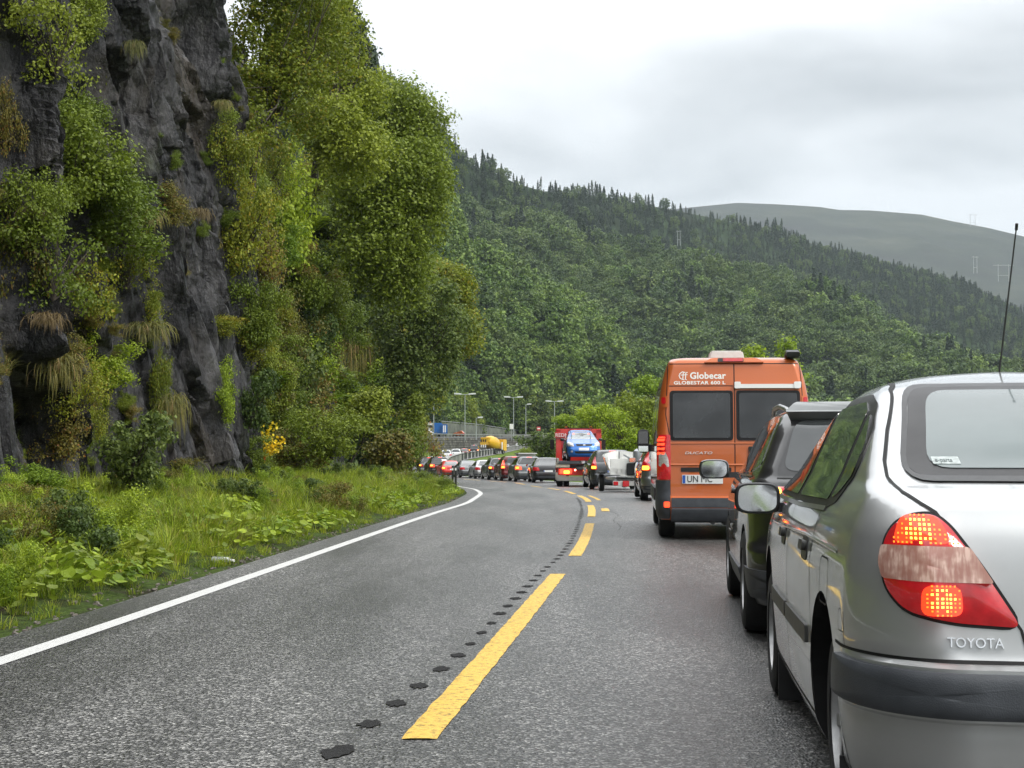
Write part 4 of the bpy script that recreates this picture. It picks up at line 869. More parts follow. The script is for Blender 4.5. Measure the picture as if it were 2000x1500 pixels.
# ------------------------------------------------------------------ vehicle materials
def carpaint(name, col, metal=.0, rough=.35, dirt=.25, flake=0):
    m = bpy.data.materials.new(name); t, b, o = nodes(m); nn = t.nodes.new; lk = t.links.new
    c = nn('ShaderNodeTexCoord'); n = nn('ShaderNodeTexNoise'); n.inputs['Scale'].default_value = 2.2; n.inputs['Detail'].default_value = 7; n.inputs['Roughness'].default_value = .65; lk(c.outputs['Object'], n.inputs[0])
    n2 = nn('ShaderNodeTexNoise'); n2.inputs['Scale'].default_value = 900; lk(c.outputs['Object'], n2.inputs[0])
    mx = nn('ShaderNodeMix'); mx.data_type = 'RGBA'; r = nn('ShaderNodeMapRange'); lk(n.outputs[0], r.inputs[0]); r.inputs[1].default_value = .42; r.inputs[2].default_value = .75; r.inputs[4].default_value = dirt
    lk(r.outputs[0], mx.inputs[0]); mx.inputs[6].default_value = (*col, 1); mx.inputs[7].default_value = (col[0] * .6 + .04, col[1] * .6 + .036, col[2] * .6 + .03, 1)
    lk(mx.outputs[2], b.inputs['Base Color']); b.inputs['Metallic'].default_value = metal
    mr = nn('ShaderNodeMapRange'); lk(n.outputs[0], mr.inputs[0]); mr.inputs[3].default_value = rough * .8; mr.inputs[4].default_value = rough * 1.3; lk(mr.outputs[0], b.inputs['Roughness'])
    b.inputs['Coat Weight'].default_value = 1; b.inputs['Coat Roughness'].default_value = .035
    if flake:
        bp = nn('ShaderNodeBump'); bp.inputs['Strength'].default_value = flake; bp.inputs['Distance'].default_value = .0004; lk(n2.outputs[0], bp.inputs['Height']); lk(bp.outputs[0], b.inputs['Normal'])
    MATS[name] = m; return m
P_SILVER = carpaint('silver_paint', (.55, .56, .56), .7, .37, .22, .5); P_BLACK = carpaint('black_paint', (.012, .012, .013), .1, .3, .08)
P_ORANGE = carpaint('orange_paint', (.56, .125, .022), .2, .4, .15, .3); P_GREY = carpaint('dark_grey_paint', (.07, .075, .08), .6, .35, .1); P_MID = carpaint('mid_grey_paint', (.2, .21, .21), .7, .35, .1)
P_WHITE = carpaint('white_paint', (.75, .75, .74), 0, .4, .05); P_RED = carpaint('red_paint', (.60, .022, .012), 0, .35, .05); P_DRED = carpaint('maroon_paint', (.16, .012, .014), .3, .35, .08); P_BLUE = carpaint('bright_blue_paint', (.012, .15, .52), .35, .35, .06)
M_GLASS = mat('dark_car_glass', (.012, .014, .014), .04, spec=.9, coat=1, var=.2, scale=3)
M_GLASSL = mat('rear_glass_daylight_tint', (.12, .15, .15), .07, metal=.05, spec=.5, coat=0, var=.18, scale=1.6)  # grey teal base imitates daylight and sky seen in the pane
M_GLASSM = mat('smoked_glass', (.045, .05, .052), .05, metal=.1, spec=.8, coat=1, var=.3, scale=1.8)
M_FRIT = mat('black_glass_border', (.010, .009, .010), .4, coat=.0, spec=.35, var=.15)
M_TYRE = mat('tyre_rubber', (.022, .022, .022), .75, var=.25, scale=14, bump=.4, bscale=80)
M_RIM = mat('alloy', (.45, .45, .45), .3, metal=.85, var=.15, scale=20)
M_PLAST = mat('grey_bumper_plastic', (.062, .068, .078), .48, var=.18, scale=9, bump=.15, bscale=250)
M_PLASTL = mat('rubbing_strip_plastic', (.055, .055, .05), .5, var=.12, scale=20)
M_BLK = mat('black_plastic', (.015, .015, .016), .4, var=.2, scale=20)
M_GAP = mat('panel_gap_black', (.006, .006, .006), .7, var=.1)
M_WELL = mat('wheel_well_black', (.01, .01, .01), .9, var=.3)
M_CHROME = mat('chrome', (.72, .73, .74), .14, metal=1, var=.05)
M_MIRROR = mat('mirror_glass', (.78, .80, .82), .05, metal=1, var=.05, scale=12)
M_LRED = mat('lamp_red', (.38, .006, .012), .12, coat=1, var=.25, scale=26, emit=(.8, .02, .02), es=.10)
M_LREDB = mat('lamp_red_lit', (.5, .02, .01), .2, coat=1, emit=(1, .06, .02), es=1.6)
M_LHOT = mat('lamp_hot', (.9, .3, .03), .2, coat=1, emit=(1, .33, .03), es=3.2)
M_LYEL = mat('lamp_yellow_hot', (.9, .55, .05), .2, coat=1, emit=(1, .5, .06), es=2.4)
M_FACET = mat('lit_facet_orange', (.8, .1, .02), .2, coat=1, emit=(1, .17, .015), es=1.5)
M_LWHITE = mat('lamp_white_hot', (1, .9, .7), .2, emit=(1, .9, .6), es=5)
M_LCLEAR = mat('lamp_clear', (.42, .27, .22), .1, metal=.35, coat=1, var=.45, scale=38)
def lensmat():
    m = bpy.data.materials.new('ribbed_clear_lens'); t, b, o = nodes(m); nn = t.nodes.new; lk = t.links.new; c = nn('ShaderNodeTexCoord')
    n = nn('ShaderNodeTexNoise'); n.inputs['Scale'].default_value = 22; lk(c.outputs['Object'], n.inputs[0])
    mp = nn('ShaderNodeMapping'); mp.inputs['Scale'].default_value = (95, 60, 9); lk(c.outputs['Object'], mp.inputs[0]); n1_ = nn('ShaderNodeTexNoise'); n1_.inputs['Scale'].default_value = 1; n1_.inputs['Detail'].default_value = 3; lk(mp.outputs[0], n1_.inputs[0])
    m1 = nn('ShaderNodeMath'); m1.operation = 'MULTIPLY'; lk(n1_.outputs[0], m1.inputs[0]); lk(n.outputs[0], m1.inputs[1]); m2 = nn('ShaderNodeMath'); m2.operation = 'MULTIPLY_ADD'; lk(m1.outputs[0], m2.inputs[0]); m2.inputs[1].default_value = 2.2; m2.inputs[2].default_value = -.28
    r = nn('ShaderNodeValToRGB'); lk(m2.outputs[0], r.inputs[0]); e = r.color_ramp.elements; e[0].position = .1; e[0].color = (.46, .22, .17, 1); e[1].position = .5; e[1].color = (.82, .56, .46, 1); k = e.new(.3); k.color = (.58, .34, .27, 1)
    lk(r.outputs[0], b.inputs['Base Color']); b.inputs['Roughness'].default_value = .15; b.inputs['Coat Weight'].default_value = 1; b.inputs['Metallic'].default_value = .2; return m
M_LCLEAR = lensmat()
M_LPALE = mat('lamp_clear_pale', (.62, .6, .58), .1, metal=.3, coat=1, var=.3, scale=40)
M_PLATE = mat('plate_white', (.72, .73, .72), .45, var=.04); M_PLBLUE = mat('plate_blue', (.02, .09, .4), .45); M_INK = mat('plate_ink', (.01, .01, .012), .5); M_DECAL = mat('white_decal', (.85, .84, .8), .5, var=.03)
M_HUB = mat('hub_dark', (.05, .05, .05), .5)

# ------------------------------------------------------------------ bodies lofted from stacked plan outlines
class Body:
    """tables over height z: y0 rear face, y1 front face, w half width, rr/rf corner radii, bw rear bow, bf front bow"""
    NT = (12, 14, 40, 10, 8)
    def __init__(s, T, barrel=.03, nz=150):
        z = T['z']; s.f = {k: pchip(z, T[k]) for k in T if k != 'z'}; s.z0, s.z1 = z[0], z[-1]; s.barrel = barrel; s.ky = T.get('ky', 1.3) if not hasattr(T.get('ky', 1.3), '__len__') else 1.3
        s.zs = np.linspace(s.z0, s.z1, nz); s.G = [s.outline(q) for q in s.zs]
    def outline(s, z):
        y0, y1, w, rr, rf, bw, bf = (float(s.f[k](z)) for k in ('y0', 'y1', 'w', 'rr', 'rf', 'bw', 'bf'))
        w = max(w, .01); rr = min(rr, w * .95); rf = min(rf, w * .95); hl = (y1 - y0) / 2; ym = (y0 + y1) / 2; ry = min(rr * s.ky, hl * .8); ryf = min(rf * 1.2, hl * .8); n = s.NT; pts = []
        xe = w - rr; be = bw * (xe / w) ** 2
        for i in range(n[0]): x = xe * i / n[0]; pts.append((-x, y0 + bw * (x / w) ** 2))
        for i in range(n[1]): t = i / n[1] * math.pi / 2; pts.append((-(xe + rr * math.sin(t)), y0 + be + ry * (1 - math.cos(t)) + 0 ))
        xf = w - rf; bef = bf * (xf / w) ** 2; ya, yb = y0 + be + ry, y1 - bef - ryf
        for i in range(n[2]): pts.append((-w, ya + (yb - ya) * i / n[2]))
        for i in range(n[3]): t = i / n[3] * math.pi / 2; pts.append((-(xf + rf * math.cos(t)), yb + ryf * math.sin(t)))
        for i in range(n[4] + 1): x = xf * (1 - i / n[4]); pts.append((-x, y1 - bf * (x / w) ** 2))
        a = np.array(pts); a[:, 0] *= 1 - s.barrel * ((a[:, 1] - ym) / max(hl, .1)) ** 2; return a
    def _lv(s, z):
        t = (np.clip(z, s.z0, s.z1) - s.z0) / (s.z1 - s.z0) * (len(s.zs) - 1); i = int(min(t, len(s.zs) - 2)); return i, t - i
    def rear(s, x, z):
        i, f = s._lv(z); r = []
        for g_ in (s.G[i], s.G[i + 1]):
            k = s.NT[0] + s.NT[1] + 1; r.append(np.interp(abs(x), -g_[:k, 0], g_[:k, 1]))
        return np.array([x, r[0] * (1 - f) + r[1] * f, z])
    def front(s, x, z):
        i, f = s._lv(z); r = []
        for g_ in (s.G[i], s.G[i + 1]):
            k = s.NT[3] + s.NT[4] + 1; h = g_[-k:][::-1]; r.append(np.interp(abs(x), -h[:, 0], h[:, 1]))
        return np.array([x, r[0] * (1 - f) + r[1] * f, z])
    def side(s, y, z):
        i, f = s._lv(z); r = []
        for g_ in (s.G[i], s.G[i + 1]): r.append(np.interp(y, g_[:, 1], g_[:, 0]))
        return np.array([r[0] * (1 - f) + r[1] * f, y, z])
    def wrap(s, q, z):
        i, f = s._lv(z); r = []
        for g_ in (s.G[i], s.G[i + 1]):
            d = np.concatenate([[0], np.cumsum(np.hypot(*np.diff(g_, axis=0).T))]); r.append([np.interp(q, d, g_[:, 0]), np.interp(q, d, g_[:, 1])])
        p = np.array(r[0]) * (1 - f) + np.array(r[1]) * f; return np.array([p[0], p[1], z])
    def mesh(s, name, zs=None, wells=(), wr=.36, wd=.32, pm=None):
        zs = s.zs if zs is None else zs; rows = []
        for q in zs:
            h = s.outline(q); full = np.concatenate([h, (h[::-1] * [-1, 1])[1:-1]]); rows.append(np.column_stack([full, np.full(len(full), q)]))
        P = np.stack(rows); a, b = P.shape[:2]; idx = np.arange(a * b).reshape(a, b); nx = np.roll(idx, -1, 1)
        Fs = np.stack([idx[:-1], idx[1:], nx[1:], nx[:-1]], -1).reshape(-1, 4).tolist(); Fs.append(idx[0].tolist()); Fs.append(idx[-1][::-1].tolist())
        me = pymesh(name, P.reshape(-1, 3), Fs)
        bm = bmesh.new(); bm.from_mesh(me); bmesh.ops.recalc_face_normals(bm, faces=bm.faces); bm.to_mesh(me); bm.free()
        if wells:
            me.materials.append(pm); tmp = bpy.data.objects.new('tmp', me); COL.objects.link(tmp); cuts = []
            for wy, wz in wells:
                for sg in (-1, 1):
                    mb = MB(); W_ = float(s.f['w'](.5)); x0, x1 = sg * (W_ - wd), sg * (W_ + .3)
                    mb.lathe([(min(x0, x1), wr), (max(x0, x1), wr)], (0, wy, wz), 'x', 40); cm = mb.mesh('cut'); cm.materials.append(M_WELL); co = bpy.data.objects.new('cut', cm); COL.objects.link(co); cuts.append(co)
                    md = tmp.modifiers.new('b', 'BOOLEAN'); md.object = co; md.operation = 'DIFFERENCE'; md.solver = 'EXACT'; md.material_mode = 'TRANSFER'
            dg = bpy.context.evaluated_depsgraph_get(); me2 = bpy.data.meshes.new_from_object(tmp.evaluated_get(dg)); 
            for c in cuts + [tmp]: bpy.data.objects.remove(c)
            me = me2; me.name = name
        return me
def body_obj(B, parent, m, zs=None, wells=(), wr=.36, wd=.3, ang=32):
    me = B.mesh('body', zs, wells, wr, wd, m)
    if not wells: me.materials.append(m)
    o = link('body', me, parent=parent); me.shade_smooth(); me.set_sharp_from_angle(angle=R(ang)); return o
def rpoly(pts, r=.03, n=5):
    out_ = []; k = len(pts); rr = r if hasattr(r, '__len__') else [r] * k
    for i in range(k):
        p0, p, p1 = (np.array(pts[j % k], float) for j in (i - 1, i, i + 1)); a = p0 - p; b = p1 - p; la, lb = np.linalg.norm(a), np.linalg.norm(b); q = min(rr[i], la * .48, lb * .48)
        if q < 1e-4: out_.append(p); continue
        s_, e_ = p + a / la * q, p + b / lb * q
        for j in range(n + 1): t = j / n; out_.append((1 - t) ** 2 * s_ + 2 * t * (1 - t) * p + t * t * e_)
    return out_
def densify(poly, step):
    o_ = []
    for i in range(len(poly)):
        a, b = np.array(poly[i]), np.array(poly[(i + 1) % len(poly)]); n = max(1, int(np.linalg.norm(b - a) / step))
        for j in range(n): o_.append(a + (b - a) * j / n)
    return o_
def nrm_at(fn, a, b, ctr):
    e = .006; p = fn(a, b); u = fn(a + e, b) - fn(a - e, b); v = fn(a, b + e) - fn(a, b - e); n = np.cross(u, v); l = np.linalg.norm(n); n = n / l if l > 1e-12 else np.array([0, -1, 0.])
    if np.dot(n, p - ctr) < 0: n = -n
    return p, n
def patch(name, fn, poly, m, parent, off=.004, K=5, step=.06, mirror=False, bulge=0, skirt=.012, ctr=None, r=.03, smooth=True, **kw):
    poly = densify(rpoly(poly, r), step) if r else densify(poly, step); ctr = np.array(ctr if ctr is not None else (0, 2.2, .7)); c = np.mean(poly, 0); n = len(poly); V = []; Fs = []
    p, nn_ = nrm_at(fn, *c, ctr); V.append(p + nn_ * (off + bulge))
    for k in range(1, K + 1):
        t = k / K
        for q in poly:
            ab = c + (np.array(q) - c) * t; p, nn_ = nrm_at(fn, ab[0], ab[1], ctr); V.append(p + nn_ * (off + bulge * (1 - t ** 4)))
    for q in poly: p, nn_ = nrm_at(fn, q[0], q[1], ctr); V.append(p - nn_ * skirt)
    for j in range(n): Fs.append((0, 1 + j, 1 + (j + 1) % n))
    for k in range(K):
        for j in range(n): a = 1 + k * n; b = a + n; Fs.append((a + j, b + j, b + (j + 1) % n, a + (j + 1) % n))
    if mirror: V = [(-v[0], v[1], v[2]) for v in V]
    me = pymesh(name, V, Fs); bm = bmesh.new(); bm.from_mesh(me); bmesh.ops.recalc_face_normals(bm, faces=bm.faces); bm.normal_update()
    f0 = bm.faces[:][0]; cc = Vector(ctr); cc.x = 0
    if f0.normal.dot(f0.calc_center_median() - cc) < 0: bmesh.ops.reverse_faces(bm, faces=bm.faces)
    bm.to_mesh(me); bm.free()
    o = link(name, me, m, parent, **kw)
    if smooth: me.shade_smooth(); me.set_sharp_from_angle(angle=R(50))
    return o
def ribbon(name, fn, path, w, m, parent, off=.002, step=.03, closed=False, mirror=False, ctr=None, th=0, **kw):
    pts = densify(path, step) if closed else None
    if not closed:
        pts = []
        for i in range(len(path) - 1):
            a, b = np.array(path[i], float), np.array(path[i + 1], float); n = max(1, int(np.linalg.norm(b - a) / step))
            for j in range(n): pts.append(a + (b - a) * j / n)
        pts.append(np.array(path[-1], float))
    ctr = np.array(ctr if ctr is not None else (0, 2.2, .7)); V = []; n = len(pts)
    for i, p in enumerate(pts):
        a = pts[(i - 1) % n] if closed or i > 0 else pts[0]; b = pts[(i + 1) % n] if closed or i < n - 1 else pts[-1]; d = b - a; d = d / (np.linalg.norm(d) + 1e-9); q = np.array([-d[1], d[0]]) * w / 2
        for sg in (-1, 1):
            pp, nn_ = nrm_at(fn, *(p + q * sg), ctr); V.append(pp + nn_ * off)
        if th:
            pp, nn_ = nrm_at(fn, *p, ctr); V.append(pp + nn_ * (off + th))
    k = 3 if th else 2; Fs = []
    for i in range(n if closed else n - 1):
        j = (i + 1) % n
        if th: Fs += [(i * 3, j * 3, j * 3 + 2, i * 3 + 2), (i * 3 + 2, j * 3 + 2, j * 3 + 1, i * 3 + 1)]
        else: Fs.append((i * 2, j * 2, j * 2 + 1, i * 2 + 1))
    if mirror: V = [(-v[0], v[1], v[2]) for v in V]
    me = pymesh(name, V, Fs); o = link(name, me, m, parent, smooth=True, **kw); return o
def text_on(name, s_, fn, x0, z0, size, m, parent, off=.004, th=.004, sx=1.0, ctr=None, shear=0, spacing=1.0, bold=0, **kw):
    cu = bpy.data.curves.new(name, 'FONT'); cu.body = s_; cu.size = size; cu.extrude = th; cu.offset = bold; cu.space_character = spacing; cu.shear = shear; cu.resolution_u = 3
    to = bpy.data.objects.new('t', cu); COL.objects.link(to); dg = bpy.context.evaluated_depsgraph_get(); me = bpy.data.meshes.new_from_object(to.evaluated_get(dg)); bpy.data.objects.remove(to)
    ctr = np.array(ctr if ctr is not None else (0, 2.2, .7))
    for v in me.vertices:
        p, n_ = nrm_at(fn, x0 + v.co.x * sx, z0 + v.co.y, ctr); q = p + n_ * (off + th + v.co.z); v.co = q
    me.name = name; me.update(); me.materials.clear(); return link(name, me, m, parent, **kw)

def wheel_parts(r=.31, w=.2, spokes=7, hi=True, rim_r=.64):
    n = 40 if hi else 18; mb = MB()
    mb.lathe([(-w / 2, r * rim_r), (-w / 2, r * .86), (-w * .44, r * .96), (-w * .3, r), (w * .3, r), (w * .44, r * .96), (w / 2, r * .86), (w / 2, r * rim_r)], axis='x', n=n, close=True)
    ty = mb.mesh('tyre'); ty.materials.append(M_TYRE); ty.shade_smooth(); ty.set_sharp_from_angle(angle=R(40)); R_ = r * rim_r; mb = MB()
    mb.lathe([(-w * .47, R_ * 1.03), (-w * .47, R_ * .93), (-w * .1, R_ * .88), (w * .47, R_ * .88), (w * .47, R_ * 1.03)], axis='x', n=n, close=True)
    mb.lathe([(-w * .2, R_ * .2), (-w * .36, R_ * .16), (-w * .38, .005)], axis='x', n=12)
    for k in range(spokes):
        a = 2 * math.pi * k / spokes; c, s_ = math.cos(a), math.sin(a); mb.box((-w * .30, c * R_ * .55, s_ * R_ * .55), (w * .16, R_ * .8, R_ * .2), rx=a)
    rm = mb.mesh('rim'); rm.materials.append(M_RIM); rm.shade_smooth(); rm.set_sharp_from_angle(angle=R(35))
    mb = MB(); mb.lathe([(w * .05, R_ * .88), (w * .1, .004)], axis='x', n=n); hb = mb.mesh('brake_disc'); hb.materials.append(M_HUB)
    return ty, rm, hb
_WC = {}
def put_wheel(parent, x, y, r=.31, w=.2, hi=True, spokes=7):
    k = (r, w, hi, spokes)
    if k not in _WC: _WC[k] = wheel_parts(r, w, spokes, hi)
    ty, rm, hb = _WC[k]; e = bpy.data.objects.new('wheel', None); COL.objects.link(e); e.parent = parent; e.location = (x, y, r); e.rotation_euler = (rng.uniform(0, 3), 0, 0 if x < 0 else math.pi); e.rotation_euler = (float(rng.uniform(0, 3)), 0, 0)
    if x > 0: e.scale = (-1, 1, 1)
    link('tyre', ty, parent=e); link('rim', rm, parent=e)
    if hi: link('brake_disc', hb, parent=e)
    return e
def mirror(parent, x, y, z, w, h, d, m, glass=True, arm=True):
    sg = 1 if x > 0 else -1; mb = MB(); n = 24; V = []; Fs = []
    for k, (dy, s_) in enumerate(((-.5, .93), (-.42, 1), (-.1, .97), (.25, .75), (.45, .4))):
        for i in range(n):
            t = 2 * math.pi * i / n; c, q = math.cos(t), math.sin(t); e = 2 / 3.6; V.append((x + math.copysign(abs(c) ** e, c) * w / 2 * s_, y + dy * d, z + math.copysign(abs(q) ** e, q) * h / 2 * s_))
    for k in range(4):
        for i in range(n): Fs.append((k * n + i, k * n + (i + 1) % n, (k + 1) * n + (i + 1) % n, (k + 1) * n + i))
    Fs.append(tuple(range(n))); Fs.append(tuple(4 * n + i for i in range(n))[::-1]); mb.add(V, Fs)
    if arm: mb.box((x - sg * w * .62, y, z - h * .3), (w * .5, d * .5, h * .3))
    o = mb.obj('door_mirror', m, parent, smooth=50)
    if glass:
        V = []
        for i in range(n): t = 2 * math.pi * i / n; c, q = math.cos(t), math.sin(t); e = 2 / 3.6; V.append((x + math.copysign(abs(c) ** e, c) * w / 2 * .84, y - d * .5 - .004, z + math.copysign(abs(q) ** e, q) * h / 2 * .84))
        me = pymesh('mirror_glass', V, [tuple(range(n))]); 
        if me.polygons[0].normal.y > 0: me.flip_normals()
        link('mirror_glass', me, M_MIRROR, o)
    return o
def plate(parent, B, x0, x1, z0, z1, txt=None, off=.012, blue=True, size=None, fn=None):
    fn = fn or B.rear; p = patch('number_plate', fn, [(x0, z0), (x1, z0), (x1, z1), (x0, z1)], M_PLATE, parent, off=off, K=2, r=.008, step=.1)
    if blue: patch('country_band', fn, [(x0 + .006, z0 + .006), (x0 + .045, z0 + .006), (x0 + .045, z1 - .006), (x0 + .006, z1 - .006)], M_PLBLUE, p, off=off + .003, K=1, r=.004, step=.1, skirt=.001)
    if txt: text_on('plate_lettering', txt, fn, x0 + .065, z0 + .022, size or (z1 - z0) * .95, M_INK, p, off=off + .003, th=.0008, sx=.85)
    return p

# ------------------------------------------------------------------ a general car for the queue
def generic_tables(kind, L_, W_, H):
    w = W_ / 2; rake = {'hatch': .62, 'wagon': .38, 'suv': .36, 'mpv': .25, 'sedan': 1.25}[kind]; b = H * .64; gz = b + .03
    y0b = .12 if kind != 'sedan' else .16; deck = 0 if kind != 'sedan' else .45
    cow = L_ * .70 + (.12 if kind == 'mpv' else 0)
    T = {'z': [.2, .3, .48, .56, .62, b * .85, b, gz, gz + .03, H - .22, H - .10, H - .04, H - .012, H],
         'y0': [.12, .03, 0, .005, .05, .07, y0b, y0b + deck + .03, y0b + deck + .08, y0b + rake * .75, y0b + rake, y0b + rake + .1, y0b + rake + .3, y0b + rake + .6],
         'y1': [L_ - .12, L_ - .03, L_, L_ - .02, L_ - .06, L_ - .2, L_ - .75, cow + .25, cow + .1, cow - .52, cow - .78, cow - .95, cow - 1.15, cow - 1.5],
         'w': [w * .93, w * .97, w, w, w * .995, w * .985, w * .95, w * .925, w * .91, w * .76, w * .69, w * .62, w * .45, w * .1],
         'rr': [.25] * 3 + [.25, .22, .2, .18, .16, .16, .16, .18, .2, .2, .05], 'rf': [.4, .45, .45, .42, .4, .35, .3, .3, .3, .25, .25, .2, .2, .05],
         'bw': [.08] * 7 + [.1, .1, .09, .1, .12, .1, .02], 'bf': [.15] * 7 + [.2] * 4 + [.2, .1, .02]}
    return T, b, gz
def make_car(name, label, kind, L_, W_, H, paint_, loc, rz, group=None, brake=0, hi=False, glass=None, extras=(), lamp='side', seed=0):
    o = thing(name, label, 'car', loc, rz, group); T, b, gz = generic_tables(kind, L_, W_, H); B = Body(T, nz=90 if hi else 60); w = W_ / 2; fy = L_ - .85; ry = .85; r = .32
    Body.NT = (12, 14, 40, 10, 8); zs = None
    body_obj(B, o, paint_, None, ((ry, r), (fy, r)), r + .06, .28)
    ctr = (0, L_ / 2, .7); gt = H - .17; gl = glass or M_GLASS
    y0g = float(B.f['y0'](gz + .05)); y0t = float(B.f['y0'](gt)); wg = float(B.f['w'](gz + .05)); wt = float(B.f['w'](gt + .05))
    patch('rear_window', B.rear, [(-wg * .86, gz + .04), (wg * .86, gz + .04), (wt * .86, gt + .07), (-wt * .86, gt + .07)], gl, o, ctr=ctr, r=.06, K=4)
    fa, fb = float(B.f['y1'](gz + .04)), float(B.f['y1'](gt)); ra, rb = y0g + .32, y0t + .34
    if kind == 'sedan': ra = y0g + .25
    m1 = ry + .95; m2 = (m1 + fb) / 2 + .05
    for mi in (False, True):
        patch('side_window', B.side, [(max(ra, 0.2) + .02, gz + .03), (m1, gz + .03), (m1, gt), (rb + .02, gt)], gl, o, mirror=mi, ctr=ctr, K=3, step=.12)
        patch('side_window', B.side, [(m1 + .06, gz + .03), (fa - .42, gz + .03), (fb - .16, gt), (m1 + .06, gt)], gl, o, mirror=mi, ctr=ctr, K=3, step=.12)
        # tail lamp
        if lamp == 'tall': pl = [(w * .72, b * .78), (w * 1.22, b * .78), (w * 1.12, H * .82), (w * .78, H * .82)]
        else: pl = [(w * .55, b * .74), (w * 1.25, b * .74), (w * 1.22, b * .97), (w * .62, b * .95)]
        lp = patch('tail_lamp', B.wrap, pl, M_LREDB if brake > 1 else M_LRED, o, mirror=mi, ctr=ctr, r=.04, bulge=.01, K=3)
        if brake:
            cxx, cz = (w * .9, b * .86); patch('brake_light', B.wrap, [(cxx - .12, cz - .05), (cxx + .1, cz - .05), (cxx + .1, cz + .05), (cxx - .12, cz + .05)], M_LHOT, lp, off=.018, mirror=mi, ctr=ctr, r=.04, K=2)
        mirror(o, (1 if mi else -1) * (w + .09), fa - .5, gz + .02, .2, .13, .14, M_BLK if paint_ in (P_BLACK, P_GREY) else paint_, True)
        if hi:
            for (ya) in (m1 + .03, m1 - .98 if m1 > 1.4 else ry + .5, fa - .3): ribbon('door_gap', B.side, [(ya, gz - .01), (ya, .28)], .007, M_GAP, o, mirror=mi, ctr=ctr)
            for ya in (m1 - .12, m1 + .95): patch('door_handle', B.side, [(ya - .16, b - .12), (ya, b - .12), (ya, b - .08), (ya - .16, b - .08)], paint_, o, off=.03, mirror=mi, ctr=ctr, r=.015, K=2)
    patch('windscreen', B.front, [(-wg * .84, gz + .06), (wg * .84, gz + .06), (wt * .84, gt + .06), (-wt * .84, gt + .06)], gl, o, ctr=ctr, r=.06, K=3)
    patch('rear_bumper', B.wrap, [(0, .27), (w * 1.9, .3), (w * 1.9, .40), (0, .38)], M_PLAST, o, ctr=ctr, r=.01, K=3, off=.008)
    patch('rear_bumper', B.wrap, [(0, .27), (w * 1.9, .3), (w * 1.9, .40), (0, .38)], M_PLAST, o, mirror=True, ctr=ctr, r=.01, K=3, off=.008)
    plate(o, B, -.26, .26, b * .66, b * .66 + .11)
    if brake: patch('high_brake_light', B.rear, [(-.15, gt + .085), (.15, gt + .085), (.15, gt + .11), (-.15, gt + .11)], M_LREDB, o, ctr=ctr, r=.005, K=1)
    for sg in (-1, 1):
        for y in (ry, fy): put_wheel(o, sg * (w - .115), y, r, .2, hi, 7)
    mb = MB(); mb.box((0, L_ / 2, .2), (W_ * .84, L_ * .9, .1)); mb.obj('underbody', M_WELL, o)
    if 'rails' in extras:
        for sg in (-1, 1):
            yy = np.linspace(y0t + .45, fb - .2, 8); pts = [(sg * wt * .9, yy[0], H - .09)] + [(sg * wt * .9, q, H + .02 - .04 * ((q - yy.mean()) / 1.6) ** 2) for q in yy[1:-1]] + [(sg * wt * .9, yy[-1], H - .09)]
            MB().tube(pts, .018, 6).obj('roof_rail', M_RIM, o, smooth=50)
    if 'box' in extras:
        mb = MB(); mb.box((0, 2.2, H + .17), (1.2, 2.0, .06)); mb.box((0, 1.6, H + .08), (1.1, .06, .16)); mb.box((0, 2.7, H + .08), (1.1, .06, .16)); mb.obj('roof_rack', P_WHITE, o, bevel=.02)
    if 'spoiler' in extras:
        patch('spoiler', B.rear, [(-wt * .9, gt + .08), (wt * .9, gt + .08), (wt * .8, gt + .13), (-wt * .8, gt + .13)], paint_, o, ctr=ctr, off=.05, skirt=.03, K=2)
    return o, B
# ------------------------------------------------------------------ silver liftback, nearest
def frame(Ox, Oy, deg): return (Ox, Oy, 0), -R(deg)
loc, rz = frame(1.787, 4.32, 5.4)
car = thing('silver_liftback', 'silver liftback cut by the right picture edge with its big red rear lamp lit', 'car', loc, rz)
T = {'z':  [.18, .26, .40, .445, .455, .60, .612, .66, .80, .95, 1.03, 1.075, 1.105, 1.14, 1.23, 1.34, 1.40, 1.435, 1.468, 1.50, 1.522],
     'y0': [.12, .05, .02, .015, -.01, -.015, .02, .035, .05, .075, .115, .18, .36, .47, .68, .95, 1.13, 1.30, 1.55, 1.85, 2.1],
     'y1': [4.35, 4.45, 4.5, 4.5, 4.5, 4.48, 4.47, 4.45, 4.3, 3.98, 3.82, 3.62, 3.48, 3.36, 3.1, 2.78, 2.55, 2.42, 2.3, 2.2, 2.15],
     'w':  [.80, .835, .85, .853, .8545, .8555, .856, .856, .852, .825, .79, .765, .748, .735, .695, .645, .605, .565, .48, .32, .06],
     'rr': [.34, .35, .35, .35, .35, .35, .33, .28, .25, .24, .24, .22, .18, .15, .12, .10, .11, .16, .2, .2, .05],
     'rf': [.5, .5, .5, .5, .5, .5, .5, .5, .45, .4, .38, .36, .34, .32, .3, .3, .3, .3, .3, .2, .05],
     'bw': [.08, .08, .08, .08, .08, .08, .08, .08, .08, .09, .10, .12, .14, .15, .15, .14, .13, .12, .1, .08, .02],
     'bf': [.2] * 12 + [.3] * 6 + [.3, .1, .02]}
Body.NT = (18, 22, 60, 12, 10); B = Body(T, barrel=.035, nz=260)
zs = np.unique(np.concatenate([np.linspace(.18, 1.522, 120), [.443, .445, .455, .457, .6, .612]]))
body_obj(B, car, P_SILVER, zs, ((.93, .335), (3.55, .335)), .40, .36, 30)
ctr = (0, 2.2, .75)
kw = dict(ctr=ctr)
